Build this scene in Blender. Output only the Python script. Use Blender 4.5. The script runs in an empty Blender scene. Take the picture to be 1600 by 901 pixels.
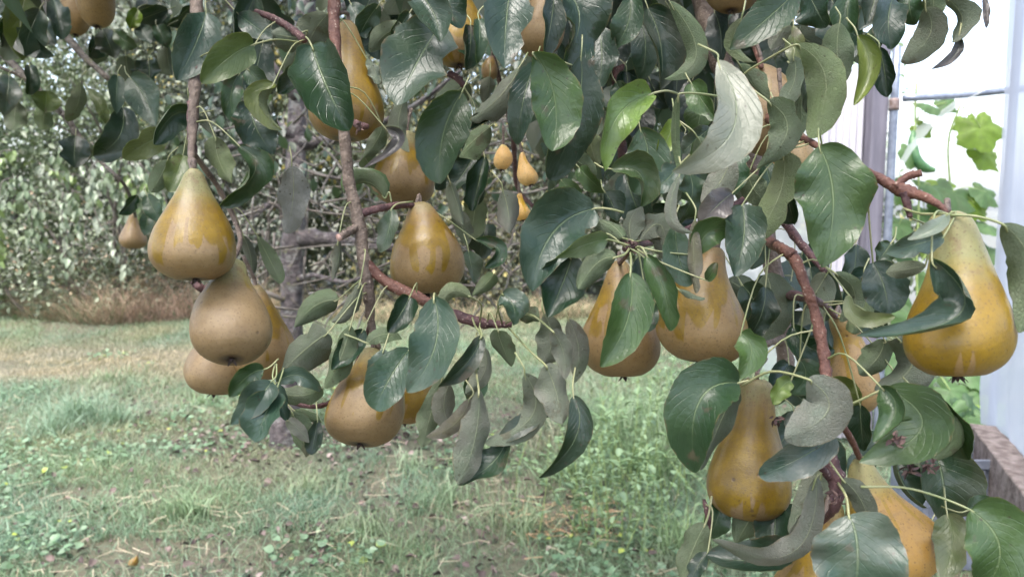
import bpy, math, random
import numpy as np
from mathutils import Vector, Matrix

# ------------------------------------------------------------------ camera, sky, sun, exposure
SC = bpy.context.scene
COL = SC.collection
FPX = 1186.0                      # focal length in photograph pixels (1600 wide)
PITCH = math.radians(6.0)
CAM = Vector((0, 0, 1.3))
FWD = Vector((0, math.cos(PITCH), -math.sin(PITCH)))
UPV = Vector((0, math.sin(PITCH), math.cos(PITCH)))
cd = bpy.data.cameras.new('camera')
cd.sensor_width = 36.0
cd.lens = 36.0 * FPX / 1600.0
cd.clip_start = 0.02
cd.clip_end = 2000
cd.dof.use_dof = True
cd.dof.focus_distance = 0.66
cd.dof.aperture_fstop = 11.0
cam = bpy.data.objects.new('camera', cd)
cam.location = CAM
cam.rotation_euler = (math.pi / 2 - PITCH, 0, 0)
COL.objects.link(cam)
SC.camera = cam

SUN_EL, SUN_AZ = math.radians(66), math.radians(212)   # high, behind the camera, overcast
world = bpy.data.worlds.new('World')
SC.world = world
world.use_nodes = True
wn = world.node_tree
wn.nodes.clear()
sky = wn.nodes.new('ShaderNodeTexSky')
sky.sky_type = 'NISHITA'
sky.sun_disc = False
sky.sun_elevation = SUN_EL
sky.sun_rotation = SUN_AZ
sky.air_density = 1.0
sky.dust_density = 4.0
hs = wn.nodes.new('ShaderNodeHueSaturation')
hs.inputs['Saturation'].default_value = 0.78          # cloud cover takes the blue out
bgn = wn.nodes.new('ShaderNodeBackground')
bgn.inputs['Strength'].default_value = 0.15
wo = wn.nodes.new('ShaderNodeOutputWorld')
wn.links.new(sky.outputs[0], hs.inputs['Color'])
wn.links.new(hs.outputs[0], bgn.inputs['Color'])
wn.links.new(bgn.outputs[0], wo.inputs['Surface'])
sd = bpy.data.lights.new('sun', 'SUN')
sd.energy = 1.3
sd.angle = math.radians(35)
sd.color = (1.0, 0.98, 0.96)
sun = bpy.data.objects.new('sun', sd)
dvec = Vector((math.sin(SUN_AZ) * math.cos(SUN_EL), math.cos(SUN_AZ) * math.cos(SUN_EL), math.sin(SUN_EL)))
sun.rotation_euler = dvec.to_track_quat('Z', 'Y').to_euler()
COL.objects.link(sun)
SC.view_settings.view_transform = 'Standard'
SC.view_settings.look = 'None'
SC.view_settings.gamma = 1.0
SC.view_settings.use_curve_mapping = False
SC.view_settings.exposure = 2.28
SC.cycles.use_denoising = True
SC.cycles.max_bounces = 8
SC.cycles.transparent_max_bounces = 12

rng = np.random.default_rng(7)
random.seed(7)


# ------------------------------------------------------------------ helpers
def at(px, py, d):
    """the place seen at photograph pixel (px, py), d metres in front of the camera"""
    return CAM + FWD * d + Vector((1, 0, 0)) * ((px - 800) / FPX * d) + UPV * ((450.5 - py) / FPX * d)


def srgb(r, g, b):
    f = lambda c: (c / 255 / 12.92) if c / 255 <= 0.04045 else ((c / 255 + 0.055) / 1.055) ** 2.4
    return (f(r), f(g), f(b), 1.0)


def mesh_obj(name, verts, faces, mats, parent=None, smooth=True, midx=None, uvs=None, cols=None):
    me = bpy.data.meshes.new(name)
    if isinstance(faces, np.ndarray):
        verts = np.asarray(verts, dtype=np.float32)
        me.vertices.add(len(verts))
        me.vertices.foreach_set('co', verts.ravel())
        k = faces.shape[1]
        me.loops.add(faces.size)
        me.loops.foreach_set('vertex_index', faces.ravel().astype(np.int32))
        me.polygons.add(len(faces))
        me.polygons.foreach_set('loop_start', np.arange(0, faces.size, k, dtype=np.int32))
        me.polygons.foreach_set('loop_total', np.full(len(faces), k, dtype=np.int32))
        me.update(calc_edges=True)
    else:
        me.from_pydata([tuple(v) for v in verts], [], faces)
    for m in (mats if isinstance(mats, (list, tuple)) else [mats]):
        me.materials.append(m)
    if midx is not None:
        me.polygons.foreach_set('material_index', np.asarray(midx, dtype=np.int32))
    if smooth:
        me.polygons.foreach_set('use_smooth', np.ones(len(me.polygons), dtype=bool))
    if uvs is not None:
        uv = me.uv_layers.new(name='UVMap')
        li = np.empty(len(me.loops), dtype=np.int32)
        me.loops.foreach_get('vertex_index', li)
        uv.data.foreach_set('uv', np.asarray(uvs, dtype=np.float32)[li].ravel())
    if cols is not None:
        a = me.attributes.new('col', 'FLOAT_COLOR', 'POINT')
        c = np.asarray(cols, dtype=np.float32)
        if c.shape[1] == 3:
            c = np.concatenate([c, np.ones((len(c), 1), np.float32)], 1)
        a.data.foreach_set('color', c.ravel())
    me.validate()
    o = bpy.data.objects.new(name, me)
    COL.objects.link(o)
    if parent is not None:
        o.parent = parent
    return o


def tag(o, label, cat, group=None):
    o['label'] = label
    o['category'] = cat
    if group:
        o['group'] = group
    return o


def empty(name, loc=(0, 0, 0)):
    o = bpy.data.objects.new(name, None)
    o.location = loc
    o.empty_display_size = 0.05
    COL.objects.link(o)
    return o


def adopt(child, parent):
    """parent without moving (parents are only translated)"""
    child.parent = parent
    child.matrix_parent_inverse = Matrix.Translation(-Vector(parent.location))


def catmull(pts, n):
    P = [np.array(p, float) for p in pts]
    P = [2 * P[0] - P[1]] + P + [2 * P[-1] - P[-2]]
    out = []
    segs = len(P) - 3
    for i in range(segs):
        p0, p1, p2, p3 = P[i:i + 4]
        for t in np.linspace(0, 1, n, endpoint=False):
            out.append(0.5 * (2 * p1 + (p2 - p0) * t + (2 * p0 - 5 * p1 + 4 * p2 - p3) * t * t
                              + (3 * p1 - p0 - 3 * p2 + p3) * t ** 3))
    out.append(P[-2])
    return np.array(out)


def tube_data(pts, radii, seg=8, n=5, bumpy=0.0, seed=0):
    c4 = catmull([list(p) + [r] for p, r in zip(pts, radii)], n)
    C, R = c4[:, :3], np.maximum(c4[:, 3], 1e-4)
    r2 = np.random.default_rng(seed)
    m = len(C)
    T = np.gradient(C, axis=0)
    T /= np.linalg.norm(T, axis=1)[:, None] + 1e-9
    ref = np.array([0.31, 0.2, 0.93])
    if abs(T[0] @ ref) > 0.9:
        ref = np.array([1.0, 0.1, 0])
    a = np.cross(T[0], ref)
    a /= np.linalg.norm(a)
    V, ang = [], np.linspace(0, 2 * np.pi, seg, endpoint=False)
    for i in range(m):
        a = a - T[i] * (a @ T[i])
        a /= np.linalg.norm(a) + 1e-9
        b = np.cross(T[i], a)
        rr = R[i] * (1 + bumpy * r2.normal(0, 1, seg)) * (1 + bumpy * 0.8 * r2.normal())
        V.append(C[i] + (np.cos(ang) * rr)[:, None] * a + (np.sin(ang) * rr)[:, None] * b)
    V = np.concatenate(V + [C[:1], C[-1:]])
    F = []
    for i in range(m - 1):
        for j in range(seg):
            k = (j + 1) % seg
            F.append((i * seg + j, i * seg + k, (i + 1) * seg + k, (i + 1) * seg + j))
    for j in range(seg):
        k = (j + 1) % seg
        F.append((m * seg, k, j))
        F.append((m * seg + 1, (m - 1) * seg + j, (m - 1) * seg + k))
    return V, F


def tube(name, pts, radii, mat, parent=None, seg=8, n=5, bumpy=0.0, seed=0):
    V, F = tube_data(pts, radii, seg, n, bumpy, seed)
    o = mesh_obj(name, V, F, mat)
    if parent is not None:
        adopt(o, parent)
    return o


def join(parts):
    V, F, off = [], [], 0
    for v, f in parts:
        V.append(np.asarray(v, float))
        F += [tuple(i + off for i in q) for q in f]
        off += len(v)
    return np.concatenate(V), F


def box_data(x0, x1, y0, y1, z0, z1):
    V = [(x, y, z) for x in (x0, x1) for y in (y0, y1) for z in (z0, z1)]
    F = [(0, 1, 3, 2), (4, 6, 7, 5), (0, 4, 5, 1), (2, 3, 7, 6), (0, 2, 6, 4), (1, 5, 7, 3)]
    return np.array(V, float), F


def vnoise(x, y, s, seed=0):
    """smooth value noise on a plane, 0..1"""
    r = np.random.default_rng(seed).random((64, 64))
    u, v = np.asarray(x) / s + 100.3, np.asarray(y) / s + 57.1
    i, j = np.floor(u).astype(int), np.floor(v).astype(int)
    fu, fv = u - i, v - j
    fu, fv = fu * fu * (3 - 2 * fu), fv * fv * (3 - 2 * fv)
    g = lambda a, b: r[a % 64, b % 64]
    return (g(i, j) * (1 - fu) * (1 - fv) + g(i + 1, j) * fu * (1 - fv) + g(i, j + 1) * (1 - fu) * fv + g(i + 1, j + 1) * fu * fv)


# ------------------------------------------------------------------ materials
class NT:
    def __init__(self, name):
        self.m = bpy.data.materials.new(name)
        self.m.use_nodes = True
        self.t = self.m.node_tree
        self.t.nodes.clear()
        self.out = self.t.nodes.new('ShaderNodeOutputMaterial')

    def n(self, typ, ins=None, **props):
        nd = self.t.nodes.new('ShaderNode' + typ)
        for k, v in props.items():
            setattr(nd, k, v)
        for k, v in (ins or {}).items():
            s = nd.inputs[k]
            if hasattr(v, 'default_value') or isinstance(v, bpy.types.NodeSocket):
                self.t.links.new(v, s)
            else:
                s.default_value = v
        return nd

    def math(self, op, a, b=0.0, clamp=False):
        return self.n('Math', {0: a, 1: b}, operation=op, use_clamp=clamp).outputs[0]

    def mix(self, f, a, b, blend='MIX'):
        return self.n('MixRGB', {0: f, 1: a, 2: b}, blend_type=blend).outputs[0]

    def ramp(self, f, lo, hi):
        return self.n('MapRange', {0: f, 1: lo, 2: hi, 3: 0.0, 4: 1.0}, interpolation_type='SMOOTHSTEP').outputs[0]

    def noise(self, scale, vec=None, detail=3.0, rough=0.55, dist=0.0):
        ins = {'Scale': scale, 'Detail': detail, 'Roughness': rough, 'Distortion': dist}
        if vec is not None:
            ins['Vector'] = vec
        return self.n('TexNoise', ins).outputs[0]

    def bsdf(self, **ins):
        names = {k.replace('_', ' '): v for k, v in ins.items()}
        return self.n('BsdfPrincipled', names)

    def bump(self, h, strength=0.3, dist=0.001):
        return self.n('Bump', {'Strength': strength, 'Distance': dist, 'Height': h}).outputs[0]

    def done(self, sh):
        self.t.links.new(sh, self.out.inputs['Surface'])
        return self.m


def leaf_material(name, top):
    """hero pear leaf: veins, midrib, blotches; hue from the object's own colour"""
    k = NT(name)
    oi = k.n('ObjectInfo')
    uv = k.n('UVMap', uv_map='UVMap').outputs[0]
    sx = k.n('SeparateXYZ', {0: uv})
    u, v = sx.outputs[0], sx.outputs[1]
    au = k.math('ABSOLUTE', k.math('SUBTRACT', u, 0.5))          # 0 midrib .. 0.5 edge
    off = k.n('VectorMath', {0: k.n('TexCoord').outputs['Object'], 1: oi.outputs['Random']}, operation='ADD').outputs[0]
    nz = k.noise(38.0, off, 4.0)
    nzf = k.noise(160.0, off, 3.0)
    # side veins: lines that leave the midrib and run towards the tip
    ph = k.math('SUBTRACT', k.math('MULTIPLY', v, 9.0), k.math('MULTIPLY', au, 7.0))
    ph = k.math('ADD', ph, k.math('MULTIPLY', nz, 0.5))
    tri = k.math('ABSOLUTE', k.math('SUBTRACT', k.math('FRACT', ph), 0.5))
    vein = k.math('MULTIPLY', k.ramp(tri, 0.09, 0.0), k.ramp(k.noise(60.0, off, 2.0), 0.30, 0.70))
    rib = k.math('MULTIPLY', k.ramp(au, 0.020, 0.006), k.ramp(v, 1.0, 0.35))
    base = oi.outputs['Color']
    al = oi.outputs['Alpha']                                      # dryness of this leaf
    if top:
        c = k.mix(k.ramp(nz, 0.35, 0.7), k.mix(0.28, base, (0.008, 0.022, 0.016, 1)), base)
        c = k.mix(k.math('MULTIPLY', vein, 0.05), c, (0.20, 0.30, 0.14, 1))
        c = k.mix(k.math('MULTIPLY', rib, 0.50), c, (0.22, 0.28, 0.14, 1))
        film = k.ramp(k.noise(16.0, off, 3.0), 0.42, 0.72)         # leaf bloom and painted sky sheen, as bluish-grey patches
        c = k.mix(k.math('MULTIPLY', film, 0.07), c, (0.20, 0.25, 0.25, 1))
    else:
        c = k.mix(0.60, base, (0.148, 0.182, 0.118, 1))
        c = k.mix(k.math('MULTIPLY', k.ramp(nz, 0.35, 0.75), 0.30), c, (0.19, 0.195, 0.16, 1))
        c = k.mix(k.math('MULTIPLY', vein, 0.10), c, (0.26, 0.28, 0.19, 1))
        c = k.mix(k.math('MULTIPLY', rib, 0.60), c, (0.38, 0.42, 0.24, 1))
    # small dark fungus spots and dry purple-brown blotches
    vo = k.n('TexVoronoi', {'Vector': off, 'Scale': 170.0}).outputs['Distance']
    spot = k.math('MULTIPLY', k.ramp(vo, 0.22, 0.10), k.ramp(k.noise(45.0, off, 2.0), 0.52, 0.62))
    c = k.mix(k.math('MULTIPLY', spot, 0.75), c, (0.035, 0.025, 0.018, 1))
    dry = k.math('MULTIPLY', k.ramp(k.math('ADD', nz, k.math('MULTIPLY', au, 0.35)), 0.42, 0.72), al, clamp=True)
    c = k.mix(dry, c, (0.185, 0.170, 0.150, 1))
    edge = k.math('MULTIPLY', k.ramp(au, 0.455, 0.5), k.ramp(nzf, 0.45, 0.65))
    c = k.mix(k.math('MULTIPLY', edge, 0.7), c, (0.16, 0.11, 0.06, 1))
    patch = k.ramp(k.noise(30.0, k.n('VectorMath', {0: off, 1: (3.1, 1.7, 0.4)}, operation='ADD').outputs[0], 4.0, 0.6), 0.64, 0.69)
    c = k.mix(k.math('MULTIPLY', patch, 0.55), c, (0.085, 0.060, 0.040, 1))
    h = k.math('ADD', k.math('MULTIPLY', vein, -0.28), k.math('MULTIPLY', rib, -0.8))
    h = k.math('ADD', h, k.math('MULTIPLY', nz, 2.0))
    h = k.math('ADD', h, k.math('MULTIPLY', nzf, 0.5))
    h = k.math('ADD', h, k.math('MULTIPLY', k.noise(15.0, off, 2.0), 5.0))
    if not top:
        cell = k.n('TexVoronoi', {'Vector': off, 'Scale': 420.0}, feature='DISTANCE_TO_EDGE').outputs[0]
        h = k.math('ADD', h, k.math('MULTIPLY', k.ramp(cell, 0.0, 0.12), 0.5))
        c = k.mix(k.math('MULTIPLY', k.ramp(nzf, 0.4, 0.7), 0.25), c, (0.10, 0.105, 0.075, 1))
    bmp = k.bump(h, 0.6, 0.0018)
    if top:
        rough = k.math('ADD', 0.15, k.math('MULTIPLY', k.noise(22.0, off, 3.0), 0.36))
        p = k.bsdf(Base_Color=c, Roughness=rough, Specular_IOR_Level=0.46, Normal=bmp)
        tr = 0.20
    else:
        p = k.bsdf(Base_Color=c, Roughness=0.62, Specular_IOR_Level=0.2, Normal=bmp)
        tr = 0.25
    tl = k.n('BsdfTranslucent', {'Color': k.mix(0.55, c, (0.30, 0.42, 0.06, 1))})
    mx = k.n('MixShader', {0: tr, 1: p.outputs[0], 2: tl.outputs[0]})
    return k.done(mx.outputs[0])


M = {}
M['leaf_top'] = leaf_material('leaf_top', True)
M['leaf_under'] = leaf_material('leaf_under', False)


def mat_colattr(name, rough=0.6, trans=0.25, spec=0.35, noise_scale=None, tint=(0.3, 0.42, 0.08, 1)):
    k = NT(name)
    c = k.n('Attribute', attribute_name='col').outputs['Color']
    if noise_scale:
        nz = k.noise(noise_scale, k.n('TexCoord').outputs['Object'], 3.0)
        c = k.mix(k.ramp(nz, 0.3, 0.75), k.mix(0.35, c, (0.02, 0.02, 0.012, 1)), c)
    p = k.bsdf(Base_Color=c, Roughness=rough, Specular_IOR_Level=spec)
    if not trans:
        return k.done(p.outputs[0])
    tl = k.n('BsdfTranslucent', {'Color': k.mix(0.3, c, tint)})
    return k.done(k.n('MixShader', {0: trans, 1: p.outputs[0], 2: tl.outputs[0]}).outputs[0])


M['grass'] = mat_colattr('grass_blades', 0.5, 0.25, 0.4)
M['dry'] = mat_colattr('dry_stalks', 0.7, 0.12, 0.2, None, (0.4, 0.3, 0.15, 1))
M['hedge_leaf'] = mat_colattr('hedge_leaves', 0.42, 0.2, 0.5)
M['litter'] = mat_colattr('leaf_litter', 0.75, 0.0, 0.2, 60.0)
M['vine_leaf'] = mat_colattr('vine_leaves', 0.55, 0.4, 0.35, 25.0, (0.35, 0.55, 0.06, 1))


def mat_bark(name, c1, c2, scale=40.0, dots=True, bump=0.5, lichen=None):
    k = NT(name)
    oc = k.n('TexCoord').outputs['Object']
    nz = k.noise(scale, oc, 6.0, 0.65)
    c = k.mix(k.ramp(nz, 0.3, 0.7), c1, c2)
    if dots:
        vo = k.n('TexVoronoi', {'Vector': oc, 'Scale': 260.0}).outputs['Distance']
        dt = k.math('MULTIPLY', k.ramp(vo, 0.30, 0.15), k.ramp(k.noise(120.0, oc, 2.0), 0.45, 0.6))
        c = k.mix(k.math('MULTIPLY', dt, 0.6), c, (0.42, 0.34, 0.28, 1))
    if lichen:
        ln = k.ramp(k.noise(lichen, oc, 5.0, 0.7), 0.54, 0.62)
        c = k.mix(k.math('MULTIPLY', ln, 0.55), c, (0.20, 0.205, 0.19, 1))
        ln2 = k.ramp(k.noise(lichen * 1.9, oc, 3.0, 0.7), 0.60, 0.68)
        c = k.mix(k.math('MULTIPLY', ln2, 0.6), c, (0.14, 0.15, 0.05, 1))
    bm = k.bump(k.math('ADD', nz, k.math('MULTIPLY', k.noise(scale * 3.1, oc, 4.0), 0.5)), bump, 0.6 / scale)
    return k.done(k.bsdf(Base_Color=c, Roughness=0.6, Specular_IOR_Level=0.35, Normal=bm).outputs[0])


M['bark_red'] = mat_bark('bark_red_shoot', (0.075, 0.032, 0.025, 1), (0.150, 0.070, 0.050, 1), 60)
M['bark_grey'] = mat_bark('bark_grey_brown', (0.085, 0.062, 0.052, 1), (0.19, 0.145, 0.115, 1), 45)
M['bark_purple'] = mat_bark('bark_purple_spur', (0.045, 0.022, 0.025, 1), (0.12, 0.06, 0.058, 1), 90)
M['bark_trunk'] = mat_bark('bark_old_trunk', (0.030, 0.024, 0.026, 1), (0.125, 0.105, 0.105, 1), 22, False, 1.0, 14.0)
M['bark_twig'] = mat_bark('bark_far_twig', (0.05, 0.042, 0.036, 1), (0.14, 0.12, 0.10, 1), 20, False, 0.4, 14.0)

k = NT('petiole_green')
oc = k.n('TexCoord').outputs['Object']
c = k.mix(k.ramp(k.noise(60.0, oc), 0.35, 0.65), (0.17, 0.20, 0.085, 1), (0.27, 0.27, 0.14, 1))
M['petiole'] = k.done(k.bsdf(Base_Color=c, Roughness=0.45).outputs[0])

k = NT('pear_skin')
oi = k.n('ObjectInfo')
uvn = k.n('UVMap', uv_map='UVMap').outputs[0]
h = k.n('SeparateXYZ', {0: uvn}).outputs[1]                        # 0 neck .. 1 eye
oc = k.n('TexCoord').outputs['Object']
rnd = k.math('MULTIPLY', oi.outputs['Random'], 37.0)
off = k.n('VectorMath', {0: oc, 1: rnd}, operation='ADD').outputs[0]
so = k.n('SeparateXYZ', {0: oc})
flat = k.n('CombineXYZ', {0: so.outputs[0], 1: so.outputs[1], 2: 0.0}).outputs[0]
dirv = k.n('VectorMath', {0: flat}, operation='NORMALIZE').outputs[0]
dirv = k.n('VectorMath', {0: dirv, 1: rnd}, operation='ADD').outputs[0]
oc3 = k.n('SeparateColor', {0: oi.outputs['Color']})
wob = k.math('MULTIPLY', k.math('SUBTRACT', k.noise(30.0, off, 2.0), 0.5), 0.10)
low = k.noise(1.5, dirv, 1.0)
hi = k.noise(3.6, k.n('VectorMath', {0: dirv, 1: k.n('VectorMath', {0: off, 'Scale': 6.0}, operation='SCALE').outputs[0]}, operation='ADD').outputs[0], 0.0)
thr = k.math('ADD', oc3.outputs[0], k.math('MULTIPLY', k.math('SUBTRACT', low, 0.5), 0.75))
thr = k.math('ADD', thr, k.math('MULTIPLY', k.ramp(hi, 0.53, 0.66), 0.24))
thr = k.math('ADD', thr, wob)
wet = k.ramp(k.math('SUBTRACT', thr, h), -0.012, 0.022)
wet = k.math('MULTIPLY', wet, k.ramp(h, 0.06, 0.30))
fine = k.noise(420.0, oc, 2.0)
blot = k.noise(45.0, off, 4.0)
dryc = k.mix(k.ramp(blot, 0.3, 0.7), (0.140, 0.090, 0.038, 1), (0.190, 0.130, 0.062, 1))
dryc = k.mix(oc3.outputs[2], dryc, (0.29, 0.158, 0.026, 1))
wetc = k.mix(k.ramp(blot, 0.3, 0.75), (0.108, 0.064, 0.002, 1), (0.190, 0.118, 0.004, 1))
wetc = k.mix(oc3.outputs[2], wetc, (0.235, 0.135, 0.005, 1))
c = k.mix(wet, dryc, wetc)
neck = k.math('MULTIPLY', k.ramp(k.math('ADD', h, k.math('MULTIPLY', k.math('SUBTRACT', blot, 0.5), 0.25)), k.math('MULTIPLY', oc3.outputs[1], 0.32), 0.06), oc3.outputs[1], clamp=True)
c = k.mix(k.math('MULTIPLY', neck, 0.8), c, (0.17, 0.175, 0.075, 1))
rus = k.math('MULTIPLY', k.ramp(k.noise(95.0, off, 5.0, 0.7), 0.52, 0.66), k.ramp(h, 0.95, 0.0))
c = k.mix(k.math('MULTIPLY', rus, 0.62), c, (0.125, 0.072, 0.034, 1))
mott = k.ramp(k.noise(140.0, off, 5.0, 0.75), 0.42, 0.70)
c = k.mix(k.math('MULTIPLY', mott, k.math('SUBTRACT', 0.30, k.math('MULTIPLY', wet, 0.24))), c, (0.20, 0.145, 0.075, 1))
c = k.mix(k.math('MULTIPLY', k.math('MULTIPLY', k.ramp(h, 0.80, 0.99), k.ramp(blot, 0.35, 0.65)), 0.4), c, (0.10, 0.06, 0.03, 1))
vo = k.n('TexVoronoi', {'Vector': off, 'Scale': 330.0}).outputs['Distance']
c = k.mix(k.math('MULTIPLY', k.ramp(vo, 0.32, 0.12), 0.5), c, (0.075, 0.043, 0.018, 1))
fr = k.ramp(k.noise(260.0, off, 3.0, 0.8), 0.48, 0.68)
c = k.mix(k.math('MULTIPLY', fr, 0.22), c, (0.075, 0.045, 0.020, 1))
c = k.mix(1.0, c, k.n('CombineColor', {0: oi.outputs['Alpha'], 1: oi.outputs['Alpha'], 2: oi.outputs['Alpha']}).outputs[0], 'MULTIPLY')
vo2 = k.n('TexVoronoi', {'Vector': off, 'Scale': 62.0}).outputs['Distance']
scar = k.math('MULTIPLY', k.ramp(vo2, 0.13, 0.06), k.ramp(k.noise(24.0, off, 1.0), 0.52, 0.60))
c = k.mix(k.math('MULTIPLY', scar, 0.7), c, (0.06, 0.035, 0.02, 1))
c = k.mix(k.ramp(h, 0.975, 1.0), c, (0.05, 0.03, 0.018, 1))
rough = k.math('SUBTRACT', k.math('ADD', 0.44, k.math('MULTIPLY', blot, 0.18)), k.math('MULTIPLY', wet, 0.14))
hb = k.math('ADD', k.math('MULTIPLY', fine, 0.25), k.math('MULTIPLY', k.noise(28.0, off, 3.0), 1.0))
hb = k.math('SUBTRACT', hb, k.math('MULTIPLY', scar, 0.4))
p = k.bsdf(Base_Color=c, Roughness=rough, Specular_IOR_Level=0.5, Normal=k.bump(hb, 0.45, 0.0018))
p.inputs['Subsurface Weight'].default_value = 0.08
p.inputs['Subsurface Radius'].default_value = (0.6, 0.3, 0.1)
p.inputs['Subsurface Scale'].default_value = 0.006
M['pear'] = k.done(p.outputs[0])

k = NT('calyx_dry')
c = k.mix(k.noise(200.0, k.n('TexCoord').outputs['Object']), (0.015, 0.01, 0.01, 1), (0.08, 0.055, 0.045, 1))
M['calyx'] = k.done(k.bsdf(Base_Color=c, Roughness=0.8).outputs[0])

k = NT('lawn_soil')
oc = k.n('TexCoord').outputs['Object']
n1 = k.noise(1.1, oc, 5.0, 0.6)
n2 = k.noise(22.0, oc, 6.0, 0.7)
c = k.mix(k.ramp(n1, 0.35, 0.65), (0.065, 0.075, 0.042, 1), (0.105, 0.095, 0.06, 1))
c = k.mix(k.ramp(n2, 0.45, 0.75), c, (0.07, 0.05, 0.038, 1))
M['soil'] = k.done(k.bsdf(Base_Color=c, Roughness=0.9, Normal=k.bump(n2, 0.8, 0.03)).outputs[0])


def mat_plain(name, c1, c2, scale, rough=0.5, spec=0.5, metal=0.0, bump=0.15, stretch=None):
    k = NT(name)
    oc = k.n('TexCoord').outputs['Object']
    if stretch:
        oc = k.n('Mapping', {'Vector': oc, 'Scale': stretch}).outputs[0]
    nz = k.noise(scale, oc, 6.0, 0.65)
    c = k.mix(k.ramp(nz, 0.3, 0.72), c1, c2)
    return k.done(k.bsdf(Base_Color=c, Roughness=rough, Specular_IOR_Level=spec, Metallic=metal,
                         Normal=k.bump(nz, bump, 0.3 / scale)).outputs[0])


M['weathered_post'] = mat_plain('weathered_grey_post', (0.11, 0.105, 0.13, 1), (0.19, 0.18, 0.215, 1), 14, 0.8, 0.2, 0, 0.4, (1, 1, 0.12))
M['timber'] = mat_plain('weathered_timber', (0.075, 0.058, 0.052, 1), (0.20, 0.17, 0.16, 1), 22, 0.85, 0.2, 0, 0.9, (1.0, 1.0, 1.0))
M['galv'] = mat_plain('galvanised_pipe', (0.15, 0.17, 0.22, 1), (0.25, 0.28, 0.34, 1), 30, 0.45, 0.5, 0.55, 0.1)
M['crate'] = mat_plain('blue_grey_crate', (0.10, 0.115, 0.15, 1), (0.17, 0.185, 0.23, 1), 30, 0.45, 0.5, 0, 0.1)
M['clamp'] = mat_plain('rusty_clamp', (0.13, 0.08, 0.06, 1), (0.26, 0.22, 0.22, 1), 60, 0.6, 0.4, 0.2, 0.2)
M['vine_stem'] = mat_plain('vine_stem', (0.16, 0.24, 0.06, 1), (0.30, 0.36, 0.14, 1), 30, 0.5, 0.4, 0, 0.1)
M['cucumber'] = mat_plain('cucumber_skin', (0.03, 0.10, 0.035, 1), (0.08, 0.18, 0.06, 1), 40, 0.4, 0.5, 0, 0.4)
M['cut_wood'] = mat_plain('cut_wood', (0.30, 0.17, 0.14, 1), (0.42, 0.28, 0.24, 1), 50, 0.7, 0.3)


def mat_film(name, col, transp, rough=0.35):
    k = NT(name)
    nz = k.noise(3.0, k.n('TexCoord').outputs['Object'], 4.0)
    c = k.mix(k.ramp(nz, 0.3, 0.7), col, tuple(min(1, v * 1.08) for v in col[:3]) + (1,))
    tr = k.n('BsdfTransparent')
    tl = k.n('BsdfTranslucent', {'Color': c})
    p = k.bsdf(Base_Color=c, Roughness=rough)
    m1 = k.n('MixShader', {0: 0.45, 1: tl.outputs[0], 2: p.outputs[0]})
    m2 = k.n('MixShader', {0: transp, 1: m1.outputs[0], 2: tr.outputs[0]})
    return k.done(m2.outputs[0])


M['film'] = mat_film('clear_tunnel_film', (0.88, 0.90, 0.93, 1), 0.6)
M['curtain'] = mat_film('milky_plastic_curtain', (0.50, 0.53, 0.61, 1), 0.15, 0.3)
M['corrugated'] = mat_plain('white_corrugated_sheet', (0.215, 0.213, 0.240, 1), (0.29, 0.285, 0.315, 1), 9, 0.5, 0.4, 0, 0.1, (1, 1, 0.1))

# ------------------------------------------------------------------ ground
gx = np.concatenate([np.linspace(-300, -14, 10), np.linspace(-12, 12, 73), np.linspace(14, 300, 10)])
gy = np.concatenate([np.linspace(-100, -2, 6), np.linspace(0, 16, 49), np.linspace(20, 900, 12)])


def ground_z(x, y):
    return 0.05 * (vnoise(x, y, 1.3, 3) - 0.5) + 0.03 * (vnoise(x, y, 0.45, 4) - 0.5)


GX, GY = np.meshgrid(gx, gy)
GZ = ground_z(GX, GY)
V = np.stack([GX.ravel(), GY.ravel(), GZ.ravel()], 1)
nx, ny = len(gx), len(gy)
idx = np.arange(nx * ny).reshape(ny, nx)
F = np.stack([idx[:-1, :-1].ravel(), idx[:-1, 1:].ravel(), idx[1:, 1:].ravel(), idx[1:, :-1].ravel()], 1)
g = mesh_obj('ground', V, F, M['soil'])
g['kind'] = 'structure'
g['label'] = 'brown garden soil under the rough lawn'

TRUNK = at(452, 690, 4.2)                     # foot of the pear tree's trunk
TRUNK.z = 0.0


def in_view(n, y0, y1, power=1.0, extra=0.5):
    y = y0 + (y1 - y0) * rng.random(n) ** power
    x = (rng.random(n) * 2 - 1) * (y * 0.70 + extra)
    return x, y


def grass_mesh(name, x, y, hgt, wid, cols, lean=0.5, mat='grass'):
    n = len(x)
    z = ground_z(x, y)
    a = rng.random(n) * 2 * np.pi
    la = rng.random(n) * 2 * np.pi
    ln = lean * (0.2 + rng.random(n)) * hgt
    wx, wy = np.cos(a) * wid / 2, np.sin(a) * wid / 2
    lx, ly = np.cos(la) * ln, np.sin(la) * ln
    P = np.zeros((n, 5, 3), np.float32)
    for j, (t, w) in enumerate(((0, 1), (0, -1), (0.55, 0.8), (0.55, -0.8), (1, 0))):
        P[:, j, 0] = x + wx * w + lx * t * t
        P[:, j, 1] = y + wy * w + ly * t * t
        P[:, j, 2] = z + hgt * (t - 0.25 * t * t * (ln / np.maximum(hgt, 1e-3)))
    base = (np.arange(n) * 5)[:, None]
    T = np.concatenate([base + np.array([[0, 1, 3]]), base + np.array([[0, 3, 2]]), base + np.array([[2, 3, 4]])])
    C = np.repeat(cols[:, None, :], 5, 1).astype(np.float32)
    C[:, :2] *= 0.75
    return mesh_obj(name, P.reshape(-1, 3), T, M[mat], cols=C.reshape(-1, 3))


def lerp(a, b, t):
    return np.asarray(a)[None] * (1 - t[:, None]) + np.asarray(b)[None] * t[:, None]


def sstep(x, a, b):
    t = np.clip((x - a) / (b - a), 0, 1)
    return t * t * (3 - 2 * t)


def px_of(x, y):
    return 800 + FPX * x / (y * math.cos(PITCH) + 1.3 * math.sin(PITCH))


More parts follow.
